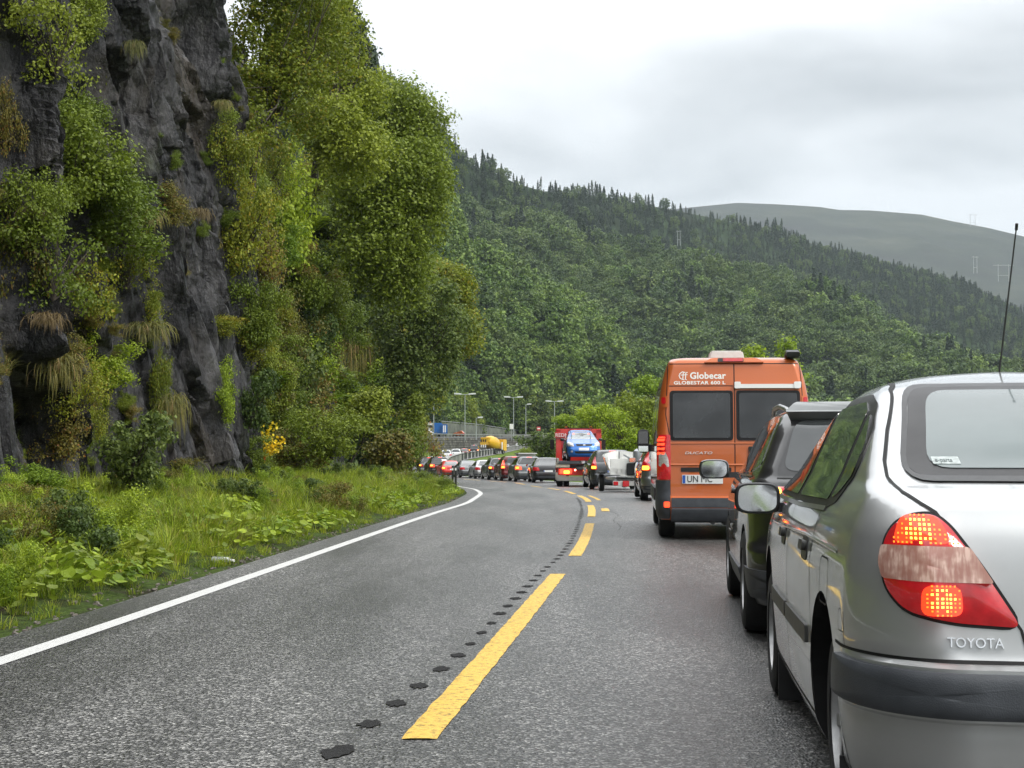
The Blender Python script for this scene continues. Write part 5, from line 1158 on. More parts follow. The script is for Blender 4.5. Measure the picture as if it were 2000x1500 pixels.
# rear glass: black border then a pane with daylight put into its colour
rg = patch('rear_window', B.rear, [(-.625, 1.122), (.625, 1.122), (.505, 1.425), (-.505, 1.425)], M_FRIT, car, off=.006, r=.07, K=8, step=.05, **kw)
patch('pane', B.rear, [(-.555, 1.143), (.555, 1.143), (.455, 1.408), (-.455, 1.408)], M_GLASSL, rg, off=.0085, r=.07, K=8, step=.05, skirt=.001, **kw)
patch('window_sticker', B.rear, [(-.53, 1.153), (-.45, 1.153), (-.45, 1.175), (-.53, 1.175)], mat('pale_sticker', (.42, .47, .46), .4, var=.3, scale=60), rg, off=.0105, r=.003, K=1, skirt=.0005, **kw)
text_on('sticker_lettering', 'e-parts', B.rear, -.522, 1.158, .018, mat('sticker_ink', (.12, .15, .15), .5), rg, off=.0112, th=.0003, ctr=ctr)
ribbon('window_seal', B.rear, rpoly([(-.635, 1.114), (.635, 1.114), (.513, 1.432), (-.513, 1.432)], .08), .016, M_BLK, car, off=.006, closed=True, **kw)
for mi in (False, True):
    # hatch shut line: roof corner, down the pillar, across the shoulder and down inside the lamp
    ribbon('hatch_gap', B.rear, [(-.50, 1.458), (-.55, 1.42), (-.58, 1.36), (-.625, 1.27), (-.665, 1.17), (-.675, 1.12), (-.665, 1.08), (-.63, 1.05), (-.595, 1.025), (-.58, 1.0)], .009, M_GAP, car, off=.0035, step=.015, mirror=mi, **kw)
    ribbon('hatch_gap', B.rear, [(-.575, .995), (-.54, .94), (-.46, .82), (-.385, .705), (-.365, .615)], .008, M_GAP, car, off=.0035, step=.015, mirror=mi, **kw)
    # side windows
    fr = patch('side_window', B.side, [(1.0, 1.03), (1.22, 1.0), (2.2, 1.0), (3.72, 1.0), (3.25, 1.20), (2.75, 1.34), (2.2, 1.405), (1.5, 1.41), (1.22, 1.37), (.98, 1.27), (.90, 1.15)], M_BLK, car, off=.004, r=.05, K=6, mirror=mi, **kw)
    patch('quarter_glass', B.side, [(1.15, 1.035), (1.20, 1.335), (1.10, 1.29), (.98, 1.22), (.95, 1.13), (1.03, 1.06)], M_GLASS, fr, off=.008, r=.03, K=4, skirt=.001, mirror=mi, **kw)
    patch('rear_door_glass', B.side, [(1.22, 1.03), (2.22, 1.02), (2.2, 1.37), (1.45, 1.378), (1.28, 1.34)], M_GLASS, fr, off=.008, r=.03, K=4, skirt=.001, mirror=mi, **kw)
    patch('front_door_glass', B.side, [(2.34, 1.02), (3.5, 1.02), (3.12, 1.19), (2.7, 1.31), (2.33, 1.365)], M_GLASS, fr, off=.008, r=.03, K=4, skirt=.001, mirror=mi, **kw)
    ribbon('waist_trim', B.side, [(1.2, 1.0), (2.2, .985), (3.6, .985)], .016, M_CHROME if mi else M_RIM, car, off=.006, mirror=mi, **kw)
    for (pth) in ([(1.30, .995), (1.34, .8), (1.28, .62), (1.26, .30)], [(2.28, .985), (2.28, .26)], [(3.42, .985), (3.40, .6), (3.38, .30)]):
        ribbon('door_gap', B.side, pth, .008, M_GAP, car, off=.0012, mirror=mi, **kw)
    ribbon('sill_crease', B.side, [(1.3, .27), (3.2, .27)], .012, M_GAP, car, off=.001, mirror=mi, **kw)
    ribbon('shoulder_crease', B.side, [(.62, .885), (1.6, .893), (3.3, .86)], .012, P_SILVER, car, off=.001, th=.004, mirror=mi, **kw)
    patch('rubbing_strip', B.side, [(1.38, .51), (2.25, .51), (2.25, .575), (1.38, .575)], M_PLASTL, car, off=.012, r=.01, K=3, mirror=mi, **kw)
    patch('rubbing_strip', B.side, [(2.31, .51), (3.12, .51), (3.12, .575), (2.31, .575)], M_PLASTL, car, off=.012, r=.01, K=3, mirror=mi, **kw)
    for yy in (1.44, 2.42):
        h = patch('door_handle', B.side, [(yy, .80), (yy + .20, .80), (yy + .20, .885), (yy, .885)], M_BLK, car, off=.003, r=.05, K=4, mirror=mi, **kw)
        patch('grip', B.side, [(yy + .03, .835), (yy + .17, .835), (yy + .17, .87), (yy + .03, .87)], M_PLASTL, h, off=.02, r=.018, K=3, mirror=mi, **kw)
    # bumper strip wrapping the corner back to the wheel arch
    patch('bumper_strip', B.wrap, [(0, .466), (.9, .466), (1.19, .47), (1.18, .53), (1.14, .592), (.9, .59), (0, .59)], M_PLAST, car, off=.02, r=[.001, .001, .02, .02, .03, .01, .001], K=8, step=.04, bulge=.012, mirror=mi, **kw)
    ribbon('bumper_gap', B.wrap, [(0, .617), (.9, .617), (1.19, .615)], .010, M_GAP, car, off=.0012, mirror=mi, **kw)
    ribbon('bumper_gap', B.wrap, [(1.02, .615), (1.02, .72)], .004, M_GAP, car, off=.0008, mirror=mi, **kw)
    ribbon('bumper_crease', B.wrap, [(1.15, .44), (1.10, .36), (.98, .2)], .006, M_GAP, car, off=.0012, mirror=mi, **kw)
    # lamp
    LP = [(.385, .712), (.57, .722), (.70, .752), (.76, .815), (.775, .88), (.765, .945), (.73, .99), (.67, 1.015), (.605, 1.02), (.565, .985), (.49, .88)]
    ribbon('lamp_gap', B.wrap, rpoly(LP, .05), .018, M_GAP, car, off=.003, closed=True, mirror=mi, **kw)
    lp = patch('tail_lamp', B.wrap, LP, M_LRED, car, off=.006, r=[.03, .05, .06, .06, .06, .06, .06, .06, .05, .04, .05], K=8, step=.03, bulge=.022, mirror=mi, **kw)
    patch('indicator_lens', B.wrap, [(.455, .83), (.66, .832), (.755, .838), (.766, .88), (.757, .926), (.66, .926), (.515, .926)], M_LCLEAR, lp, off=.0295, r=.012, K=6, step=.03, skirt=.004, mirror=mi, **kw)
    for q, (x0, x1, z0, z1, f_) in enumerate([(.50, .715, .934, 1.008, lambda x, z: z < .93 + .08 * max(0, 1 - ((x - .645) / .075) ** 2) or (z < .965 and x < .61 and z < 1.1 - .2 * (.61 - x) - .11)), (.55, .64, .742, .826, lambda x, z: ((x - .592) / .05) ** 2 + ((z - .785) / .043) ** 2 < 1.15)]):
        Vv = []; Fv = []; Vh = []; Fh = []
        zz_ = z0
        while zz_ < z1:
            xx = x0
            while xx < x1:
                if f_(xx, zz_) and xx > .40 + (zz_ - .712) * .66 and rng.random() > .1:
                    hot = math.hypot(xx - (.645 if q == 0 else .595), (zz_ - (.965 if q == 0 else .785))) < .034; a = .0030 if hot else .0024
                    bpt = []
                    for (du, dv) in ((-a, -a), (a, -a), (a, a), (-a, a)): p_, n_ = nrm_at(B.wrap, xx + du, zz_ + dv, np.array(ctr)); bpt.append(p_ + n_ * .0315)
                    (Vh if hot else Vv).extend([(-p_[0] if mi else p_[0], p_[1], p_[2]) for p_ in bpt])
                xx += .0118
            zz_ += .0112
        for (VV, mm, nm) in ((Vv, M_FACET, 'lit_facets'), (Vh, M_LYEL, 'bright_facets')):
            if VV: me = npmesh(nm, VV, np.arange(len(VV)).reshape(-1, 4)); oo = link(nm, me, mm, lp, kind='stuff')
        cxx = .645 if q == 0 else .595
        patch('glow_bowl', B.wrap, [(cxx - (.08 if q == 0 else .055), z0 - .002), (cxx + (.075 if q == 0 else .055), z0 - .002), (cxx + (.05 if q == 0 else .05), z1 - .004), (cxx - .05, z1 - .004)], mat('lamp_glow', (.6, .02, .01), .25, coat=1, emit=(1, .05, .01), es=.9), lp, off=.0295, r=.03, K=4, skirt=.001, mirror=mi, **kw)
    mirror(car, (1 if mi else -1) * .935, 3.02, .985, .21, .145, .13, M_BLK)
# fine ribs moulded in the lamp's flank
for zq in ():
    ribbon('lens_rib', B.wrap, [(.92, zq), (1.0 - abs(zq - .9) * .35, zq)], .004, mat('lamp_rib', (.22, .004, .01), .2, coat=1), lp if False else car, off=.024, th=.002, **kw)
# fuel flap outline and side marker outline on the left wing
ribbon('fuel_flap_edge', B.side, rpoly([(.78, .70), (1.0, .70), (1.0, .85), (.78, .85)], .045), .006, M_GAP, car, off=.001, closed=True, **kw)
ribbon('towing_cover_edge', B.wrap, rpoly([(1.0, .66), (1.13, .655), (1.13, .71), (1.08, .73)], .03), .003, M_PLASTL, car, off=.001, closed=True, **kw)
text_on('badge_lettering', 'TOYOTA', B.rear, -.585, .655, .040, mat('satin_chrome', (.86, .87, .88), .22, metal=1), car, off=.003, th=.0045, sx=.92, ctr=ctr, spacing=1.0)
plate(car, B, -.26, .26, .70, .81)
for sg in (-1, 1):
    put_wheel(car, sg * .705, .93, .308, .195, True, 9); put_wheel(car, sg * .742, 3.55, .308, .195, True, 9)
mb = MB(); mb.box((0, 2.25, .2), (1.4, 3.9, .12)); mb.obj('underbody', M_WELL, car)
for sg in (-1, 1):
    MB().box((sg * .73, 3.16, .14), (.2, .012, .22)).obj('mud_flap', M_BLK, car)
    MB().box((sg * .73, .56, .17), (.2, .012, .18)).obj('mud_flap', M_BLK, car)
an = MB(); an.tube([(.02, 2.3, 1.47), (.025, 1.93, 2.09)], [.0042, .0028], 6); an.lathe([(-.02, .02), (.03, .012)], (.02, 2.3, 1.485), 'z', 12); an.tube([(.025, 1.935, 2.075), (.025, 1.925, 2.10)], .006, 6); an.obj('aerial', M_BLK, car)
for sg in ():
    ribbon('roof_gutter', B.side, [(1.25, 1.452), (2.4, 1.447)], .02, M_BLK, car, off=.001, mirror=sg > 0, **kw)

# ------------------------------------------------------------------ black crossover
Body.NT = (14, 16, 40, 10, 8)
loc, rz = frame(2.353, 9.77, 5.6)
T = {'z':  [.22, .32, .50, .56, .62, .78, .90, 1.0, 1.04, 1.10, 1.25, 1.36, 1.42, 1.455, 1.48, 1.495, 1.505],
     'y0': [.10, .03, .0, .0, .04, .06, .07, .12, .17, .21, .32, .40, .47, .50, .60, .8, 1.1],
     'y1': [4.3, 4.4, 4.42, 4.41, 4.38, 4.25, 3.9, 3.5, 3.35, 3.2, 2.95, 2.75, 2.6, 2.5, 2.4, 2.3, 2.2],
     'w':  [.84, .885, .90, .90, .895, .895, .885, .86, .83, .80, .735, .685, .65, .615, .56, .42, .08],
     'rr': [.3] * 5 + [.28, .25, .20, .15, .12, .12, .12, .12, .13, .2, .2, .05], 'rf': [.45] * 8 + [.35] * 8 + [.05],
     'bw': [.10] * 7 + [.12] * 8 + [.08, .02], 'bf': [.2] * 15 + [.1, .02]}
B = Body(T, nz=200); suv = thing('black_crossover', 'glossy black crossover with silver roof rails between the van and the silver liftback', 'car', loc, rz)
body_obj(B, suv, P_BLACK, np.linspace(.22, 1.505, 100), ((.85, .33), (3.5, .33)), .385, .3, 30); kw = dict(ctr=(0, 2.2, .8))
rg = patch('rear_window', B.rear, [(-.66, 1.075), (.66, 1.075), (.56, 1.40), (-.56, 1.40)], M_GLASSM, suv, r=.08, K=6, **kw)
patch('spoiler', B.rear, [(-.60, 1.405), (.60, 1.405), (.54, 1.46), (-.54, 1.46)], P_MID, suv, off=.07, skirt=.04, r=.02, K=3, **kw)  # grey paint on the black car imitates sky reflected in its gloss
patch('rear_bumper', B.wrap, [(0, .27), (1.35, .27), (1.33, .46), (0, .44)], M_PLAST, suv, off=.012, r=.02, K=4, **kw); patch('rear_bumper', B.wrap, [(0, .27), (1.35, .27), (1.33, .46), (0, .44)], M_PLAST, suv, off=.012, r=.02, K=4, mirror=True, **kw)
for mi in (False, True):
    patch('side_window', B.side, [(.54, 1.12), (1.06, 1.06), (1.10, 1.39), (.76, 1.39)], M_GLASS, suv, r=.05, mirror=mi, **kw)
    patch('side_window', B.side, [(1.14, 1.06), (1.98, 1.05), (1.98, 1.385), (1.17, 1.385)], M_GLASS, suv, r=.03, mirror=mi, **kw)
    patch('side_window', B.side, [(2.06, 1.05), (3.12, 1.045), (2.72, 1.25), (2.50, 1.36), (2.05, 1.385)], M_GLASS, suv, r=.03, mirror=mi, **kw)
    lp = patch('tail_lamp', B.wrap, [(.56, .89), (1.02, .885), (1.0, .985), (.58, .975)], M_LRED, suv, r=.03, bulge=.012, K=4, mirror=mi, **kw)
    patch('brake_light', B.wrap, [(.68, .90), (.80, .90), (.80, .965), (.68, .965)], M_LYEL, lp, off=.02, r=.02, K=2, mirror=mi, **kw)
    for ya in (1.12, 2.02, 3.15): ribbon('door_gap', B.side, [(ya, 1.02), (ya - .03, .28)], .007, M_GAP, suv, mirror=mi, **kw)
    ribbon('waist_trim', B.side, [(.8, 1.035), (3.2, 1.025)], .014, M_CHROME, suv, off=.004, mirror=mi, **kw)
    for ya in (1.2, 2.1): patch('door_handle', B.side, [(ya, .885), (ya + .2, .885), (ya + .2, .925), (ya, .925)], P_BLACK, suv, off=.03, r=.018, K=2, mirror=mi, **kw)
    patch('sill_cladding', B.side, [(1.3, .25), (3.0, .25), (3.0, .40), (1.3, .40)], M_PLAST, suv, off=.012, r=.02, K=3, mirror=mi, **kw)
    s_ = 1 if mi else -1; mirror(suv, s_ * 1.02, 2.95, 1.06, .24, .155, .16, P_BLACK)
    pts = [(s_ * .585, .62, 1.45), (s_ * .60, .80, 1.485), (s_ * .605, 1.3, 1.515), (s_ * .60, 1.9, 1.51), (s_ * .58, 2.4, 1.45)]
    MB().tube(pts, [.014, .018, .019, .019, .014], 8).obj('roof_rail', M_RIM, suv, smooth=60)
    for y in (.85, 3.5): put_wheel(suv, s_ * .785, y, .34, .22, True, 5)
ribbon('hatch_gap', B.rear, [(-.70, 1.03), (.70, 1.03)], .008, M_GAP, suv, **kw)
for mi in (False, True): ribbon('hatch_gap', B.rear, [(-.60, 1.03), (-.60, .5)], .008, M_GAP, suv, mirror=mi, **kw)
plate(suv, B, -.26, .26, .72, .83); MB().box((0, 2.2, .24), (1.5, 3.8, .12)).obj('underbody', M_WELL, suv)
MB().tube([(.02, .33, 1.09), (.18, .36, 1.2), (.3, .4, 1.3)], .008, 5).obj('rear_wiper', M_BLK, suv)

# ------------------------------------------------------------------ orange camper van
loc, rz = frame(3.02, 21.5, 4.0)
van = thing('orange_camper_van', 'orange high roof camper van with dark rear windows and white lettering', 'van', loc, rz)
T = {'z':  [.27, .33, .48, .58, .60, .80, 1.2, 1.7, 2.0, 2.30, 2.40, 2.45, 2.485, 2.51, 2.52],
     'y0': [.10, .03, -.02, -.02, .02, .025, .03, .06, .09, .14, .16, .19, .30, .7, 1.6],
     'y1': [5.7, 5.85, 5.9, 5.9, 5.88, 5.8, 5.2, 4.75, 4.5, 4.2, 4.0, 3.9, 3.8, 3.6, 3.4],
     'w':  [1.0, 1.03, 1.05, 1.05, 1.04, 1.05, 1.055, 1.035, 1.0, .935, .90, .875, .82, .62, .1],
     'rr': [.2, .2, .2, .2, .15, .14, .13, .12, .12, .12, .12, .13, .16, .2, .05], 'rf': [.5] * 14 + [.05], 'bw': [.03] * 13 + [.02, .01], 'bf': [.3] * 13 + [.2, .05]}
B = Body(T, nz=200, barrel=.0); body_obj(B, van, P_ORANGE, np.linspace(.27, 2.52, 90), ((1.0, .34), (5.0, .34)), .42, .32, 30); kw = dict(ctr=(0, 3, 1.3)); A_ = B.rear
def rect(x0, x1, z0, z1): return [(x0, z0), (x1, z0), (x1, z1), (x0, z1)]
for (x0, x1) in ((-.875, -.02), (.022, .885)):
    wf = patch('rear_window', A_, rect(x0, x1, 1.35, 2.03), M_FRIT, van, off=.012, r=.05, K=4, **kw)
    patch('pane', A_, rect(x0 + .04, x1 - .04, 1.385, 1.995), M_GLASSM if False else mat('dark_van_glass', (.022, .024, .026), .16, coat=.8, var=.5, scale=2.5, metal=.1), wf, off=.018, r=.04, K=5, bulge=.001, skirt=.002, **kw)
rl = patch('awning_rail', A_, rect(.0, .885, 2.055, 2.11), P_WHITE, van, off=.05, r=.01, K=3, skirt=.0, **kw)
for x0 in (.0, .80): patch('rail_end', A_, rect(x0, x0 + .085, 2.05, 2.14), P_WHITE, rl, off=.06, r=.02, K=2, skirt=.0, **kw)
ribbon('door_gap', A_, [(0.0, 2.40), (0.0, .60)], .014, M_GAP, van, **kw); ribbon('door_gap', A_, [(-.90, 2.40), (.90, 2.40)], .012, M_GAP, van, **kw)
for s_ in (-1, 1): ribbon('door_gap', A_, [(s_ * .895, 2.40), (s_ * .93, 1.7), (s_ * .885 if s_ < 0 else .9, 1.44), (s_ * .875, .61)], .011, M_GAP, van, **kw)
ribbon('panel_crease', A_, [(-.89, 2.095), (-.02, 2.095)], .012, M_GAP, van, **kw); ribbon('panel_crease', A_, [(-.87, 1.31), (.87, 1.31)], .02, P_ORANGE, van, off=.002, th=.012, **kw)
ribbon('panel_crease', A_, [(-.87, 1.02), (.87, 1.02)], .03, P_ORANGE, van, off=.002, th=.015, **kw)
patch('roof_lamp_hood', A_, [(-.42, 2.402), (.42, 2.402), (.3, 2.445), (-.3, 2.445)], P_ORANGE, van, off=.05, skirt=.03, r=.04, K=3, **kw)
lb = patch('high_brake_light', A_, rect(-.22, .13, 2.405, 2.44), M_BLK, van, off=.056, skirt=.0, r=.015, K=2, **kw); patch('red_lens', A_, rect(-.15, .12, 2.409, 2.436), M_LRED, lb, off=.062, r=.01, K=2, skirt=.0, **kw)
for mi in (False, True):
    lp = patch('tail_lamp', B.wrap, [(.865, .82), (1.10, .82), (1.10, 1.22), (1.03, 1.43), (.87, 1.43)], M_LRED, van, off=.012, r=.02, K=4, bulge=.015, mirror=mi, **kw)
    patch('clear_lens', B.wrap, [(.885, .99), (1.02, 1.0), (1.02, 1.16), (.94, 1.20), (.90, 1.1)], M_LPALE, lp, off=.03, r=.02, K=2, skirt=.003, mirror=mi, **kw)
    for zq in (1.16, 1.22, 1.28, 1.34): patch('lit_bar', B.wrap, [(.95, zq), (1.05, zq), (1.04, zq + .035), (.94, zq + .035)], M_LREDB, lp, off=.031, r=.006, K=2, skirt=.003, mirror=mi, **kw)
    patch('lit_bar', B.wrap, [(.94, 1.385), (1.02, 1.385), (1.02, 1.40), (.94, 1.40)], M_LREDB, lp, off=.031, r=.004, K=1, skirt=.003, mirror=mi, **kw)
    mk = patch('marker_lamp', A_, rect(-.985, -.905, 1.80, 1.96), P_ORANGE, van, off=.012, r=.02, K=2, mirror=mi, **kw); patch('marker_lens', A_, rect(-.975, -.925, 1.85, 1.94), M_LRED, mk, off=.018, r=.02, K=2, skirt=.0, mirror=mi, **kw)
    patch('corner_bumper', B.wrap, [(.875, .30), (1.5, .30), (1.5, .60), (1.2, .81), (.875, .81)], M_PLAST, van, off=.02, r=.03, K=4, mirror=mi, **kw)
    patch('reflector', A_, rect(-.945, -.88, .45, .52), M_LREDB, van, off=.03, r=.012, K=2, mirror=mi, **kw)  # no lamp: emission stands in for light the reflector throws back
    patch('side_window', B.side, [(3.2, 1.4), (4.5, 1.4), (4.2, 2.0), (3.2, 2.0)], M_GLASS, van, r=.05, K=3, mirror=mi, **kw)
    patch('side_window', B.side, [(1.2, 1.45), (2.8, 1.45), (2.8, 1.98), (1.2, 1.98)], M_GLASS, van, r=.05, K=3, mirror=mi, **kw)
    patch('side_moulding', B.side, [(1.5, .50), (4.5, .50), (4.5, .68), (1.5, .68)], M_PLAST, van, off=.02, r=.02, K=3, mirror=mi, **kw)
    s_ = 1 if mi else -1
    mm = mirror(van, s_ * 1.185, 4.35, 1.37, .2, .38, .18, M_BLK, glass=False); 
    for (zc, hh) in ((1.43, .2), (1.245, .09)): MB().box((s_ * 1.185, 4.255, zc), (.155, .006, hh)).obj('mirror_glass', M_GLASS if zc > 1.3 else M_MIRROR, mm, bevel=.002)  # upper glass coloured dark to imitate a darker reflection
    for y in (1.0, 5.0): put_wheel(van, s_ * .90, y, .345, .225, True, 5)
patch('rear_bumper', A_, rect(-.86, .86, .445, .572), M_PLAST, van, off=.008, r=.01, K=4, **kw); patch('bumper_step', A_, rect(-.86, .86, .30, .435), M_PLAST, van, off=.06, r=.02, K=4, skirt=.0, **kw)
patch('handle_strip', A_, rect(-.73, -.05, .925, .985), M_BLK, van, off=.008, r=.01, K=3, **kw)
patch('door_handle', A_, rect(.18, .26, 1.06, 1.27), M_BLK, van, off=.02, r=.02, K=2, **kw)
plate(van, B, -.715, -.165, .765, .885, 'UN MC', off=.016, size=.125)
for (x, s_) in ((-.745, ''),): pass
text_on('roof_lettering', 'Globecar', A_, -.60, 2.195, .125, M_DECAL, van, off=.001, th=.001, ctr=(0, 3, 1.3), spacing=1.04, bold=.0035)
text_on('roof_lettering', 'GLOBESTAR 600 L', A_, -.82, 2.118, .062, M_DECAL, van, off=.001, th=.001, sx=1.32, ctr=(0, 3, 1.3), spacing=1.08, bold=.0018)
ribbon('logo_mark', A_, [(-.66, 2.28), (-.70, 2.29), (-.735, 2.265), (-.745, 2.235), (-.73, 2.20), (-.70, 2.185)], .012, M_DECAL, van, off=.003, **kw)
for dx in (0, .035): ribbon('logo_mark', A_, [(-.665 + dx, 2.285), (-.69 + dx, 2.27), (-.695 + dx, 2.185), (-.675 + dx, 2.18)], .012, M_DECAL, van, off=.003, **kw)
ribbon('logo_mark', A_, [(-.725, 2.245), (-.63, 2.25)], .010, M_DECAL, van, off=.0035, **kw)
text_on('badge_lettering', 'DUCATO', A_, -.68, 1.165, .05, mat('badge_silver', (.75, .73, .70), .4), van, off=.001, th=.004, sx=1.75, ctr=(0, 3, 1.3), shear=.2)
rh = MB(); rh.box((-.05, 1.1, 2.565), (.50, .5, .12), taper=.9); rh.obj('roof_hatch', mat('hatch_white', (.62, .61, .58), .4), van, bevel=.02)
rc = MB(); rc.lathe([(0, .10), (.04, .11), (.09, .085), (.11, .03)], (.8, .28, 2.475), 'z', 20); rc.box((.80, .2, 2.54), (.18, .2, .07), rx=.2); rc.obj('reversing_camera', M_BLK, van, bevel=.01)
MB().box((0, 2.8, .30), (1.7, 5.2, .14)).obj('underbody', M_WELL, van); MB().tube([(-.3, .05, .24), (-.3, .8, .24)], .03, 8).obj('exhaust_pipe', M_HUB, van)
MB().box((.25, .4, .25), (.8, .5, .1)).obj('spare_wheel_carrier', M_HUB, van)
# ------------------------------------------------------------------ the queue round the bend
def place(px, gy, Y, head=0):
    p = at(px, gy, Y); return (p.x, Y, float(zg(Y))), -(tang(Y) + R(head))
Body.NT = (8, 9, 22, 7, 5)
def qcar(name, label, kind, L_, W_, H, paint_, px, Y, brake=0, head=0, **kw):
    loc, rz = place(px, 900, Y, head); return make_car(name, label, kind, L_, W_, H, paint_, loc, rz, 'cars queueing round the bend', brake, **kw)
qcar('grey_estate_car', 'dark silver estate car just showing between the camper van and the boat trailer', 'wagon', 4.6, 1.8, 1.52, P_MID, 1322, 40, 1, lamp='tall')
qcar('towing_estate_car', 'dark estate car pulling the white boat on its trailer', 'wagon', 4.6, 1.82, 1.55, P_GREY, 1200, 61.5, 1, lamp='tall')
for (nm, lab, kind, L_, W_, H, pt, px, Y, br, kw) in [
 ('black_hatchback', 'black hatchback immediately behind the red tow truck in the bend', 'hatch', 4.2, 1.78, 1.46, P_BLACK, 1071, 91, 0, {}),
 ('silver_suv', 'silver suv with a pale roof rack between black hatchback and maroon people carrier', 'suv', 4.5, 1.85, 1.58, P_MID, 1036, 98, 2, dict(extras=('box',))),
 ('maroon_people_carrier', 'maroon people carrier with tall lit lamps beside the silver suv', 'mpv', 4.5, 1.82, 1.66, P_DRED, 1006, 105.5, 2, dict(lamp='tall')),
 ('dark_estate_car', 'dark estate car with silver roof edge left of the maroon people carrier', 'wagon', 4.6, 1.82, 1.56, P_GREY, 980, 112, 1, dict(extras=('rails',))),
 ('small_silver_car', 'small silver hatchback in the middle of the bend queue', 'hatch', 4.0, 1.72, 1.42, P_SILVER, 951, 119, 0, {}),
 ('grey_saloon', 'low grey saloon between the small silver car and the bright red car', 'sedan', 4.6, 1.8, 1.38, P_MID, 921, 126, 0, {}),
 ('red_saloon', 'bright red car with glaring brake lights in the bend', 'sedan', 4.5, 1.8, 1.38, P_RED, 885, 132.5, 2, {}),
 ('black_suv', 'black suv left of the bright red car', 'suv', 4.6, 1.85, 1.72, P_BLACK, 861, 139.5, 2, {}),
 ('silver_suv', 'silver suv last before the bend hides the queue', 'suv', 4.6, 1.85, 1.68, P_MID, 838, 146.5, 1, dict(extras=('rails',))),
 ('red_topped_car', 'pale car with red roof load, farthest left on the climbing stretch', 'wagon', 4.6, 1.8, 1.5, P_SILVER, 845, 196, 0, {}),
 ('white_estate_car', 'white estate car at the start of the black and white fence', 'wagon', 4.7, 1.85, 1.75, P_WHITE, 871, 250, 0, {}),
 ('white_suv', 'white suv in front of the white estate car by the fence', 'suv', 4.7, 1.9, 1.8, P_WHITE, 890, 263, 0, {}),
 ('maroon_car', 'maroon car with brake lights on the climb behind the fence', 'hatch', 4.4, 1.8, 1.7, P_DRED, 906, 284, 2, {}),
 ('dark_suv', 'dark suv directly behind the yellow concrete mixer', 'suv', 4.8, 1.95, 2.2, P_BLACK, 925, 306, 1, {}),
 ('red_hatchback', 'small red car ahead of the yellow concrete mixer', 'hatch', 4.2, 1.8, 1.6, P_RED, 975, 388, 1, {}),
 ('silver_hatchback', 'tiny silver car on the climb between the red and the white ones', 'hatch', 4.4, 1.8, 1.6, P_SILVER, 989, 428, 0, {}),
 ('white_hatchback', 'farthest white car at the top of the climb below the stone wall', 'hatch', 4.4, 1.85, 1.6, P_WHITE, 1012, 490, 0, {})]:
    qcar(nm, lab, kind, L_, W_, H, pt, px, Y, br, glass=M_GLASSM if br == 0 else M_GLASS, **kw)

# ------------------------------------------------------------------ red tow truck with the blue car on its bed
def solid(name, m, parent, boxes, bevel=.02):
    mb = MB()
    for b_ in boxes: mb.box(*b_)
    return mb.obj(name, m, parent, bevel=bevel)
loc, rz = place(1137, 900, 74, 0); tow = thing('red_tow_truck', 'red tow truck with hazard lights carrying the blue hatchback backwards', 'tow truck', (3.22, 74, float(zg(74))), -R(1.2))
solid('cab', P_RED, tow, [((0, 7.0, 1.55), (2.3, 1.9, 2.1), 0, 0, 0, .94), ((0, 6.2, 2.62), (2.1, 1.2, .22), 0, 0, 0, .9)], .06)
solid('cab_rear_window', M_GLASS, tow, [((0, 6.035, 2.05), (1.3, .03, .45))], .01)
solid('headboard', P_RED, tow, [((-1.0, 5.6, 1.9), (.28, .25, 1.7)), ((1.0, 5.6, 1.9), (.28, .25, 1.7)), ((0, 5.6, 2.65), (2.28, .25, .25))], .03)
hb = solid('sign_board', P_RED, tow, [((-.86, 5.42, 2.47), (.66, .05, .28))], .01)
text_on('sign_lettering', 'REDNI', lambda a, b: np.array([a, 5.39, b]), -1.17, 2.38, .25, M_DECAL, hb, ctr=(0, 8, 2.4), th=.002)
lbr = solid('beacon_bar', M_BLK, tow, [((0, 6.0, 2.80), (1.5, .2, .06))], .02)
for x in (-.62, .62): solid('beacon', mat('amber_beacon', (.5, .15, .02), .2), lbr, [((x, 6.0, 2.88), (.2, .16, .06))], .03)
solid('bed', M_PLAST, tow, [((0, 2.6, 1.12), (2.2, 5.6, .14))], .02); solid('bed_side', mat('bed_galvanised', (.35, .34, .3), .5, .3), tow, [((-1.08, 2.6, 1.2), (.1, 5.6, .24)), ((1.08, 2.6, 1.2), (.1, 5.6, .24))], .01)
solid('bed_end_plate', mat('worn_cream_plate', (.45, .40, .32), .6, var=.3, scale=9), tow, [((-.86, -.1, 1.02), (.66, .12, .26))], .02)
solid('chassis', M_WELL, tow, [((-.42, 3.4, .75), (.14, 6.6, .24)), ((.42, 3.4, .75), (.14, 6.6, .24)), ((0, 1.4, .6), (1.0, .2, .2))], .01)
solid('loading_arm', M_HUB, tow, [((0, .3, .95), (1.7, .5, .18)), ((0, -.05, .86), (.5, .5, .14))], .02)
lbm = solid('lamp_beam', P_RED, tow, [((0, .0, .70), (2.2, .12, .34))], .02)
for s_ in (-1, 1):
    lc = solid('tail_lamp', M_LREDB, tow, [((s_ * .72, -.08, .72), (.56, .06, .22))], .02)
    solid('brake_light', M_LHOT, lc, [((s_ * .68, -.12, .68), (.26, .03, .14))], .01)
    solid('work_light', M_LWHITE, tow, [((s_ * .28, -.08, .78), (.07, .06, .07))], .02)
    mudg = solid('mudguard', mat('pale_mudguard', (.3, .28, .24), .6), tow, [((s_ * .95, -.02, .5), (.5, .06, .34))], .01)
    for y in (1.3, 6.6): put_wheel(tow, s_ * .98, y, .46, .3, False, 5)
    put_wheel(tow, s_ * .68, 1.3, .46, .28, False, 5)
    solid('door_mirror', M_BLK, tow, [((s_ * 1.32, 7.3, 2.0), (.2, .12, .5))], .03)
    solid('toolbox', P_RED, tow, [((s_ * 1.0, 3.6, .75), (.35, 2.4, .5))], .03)
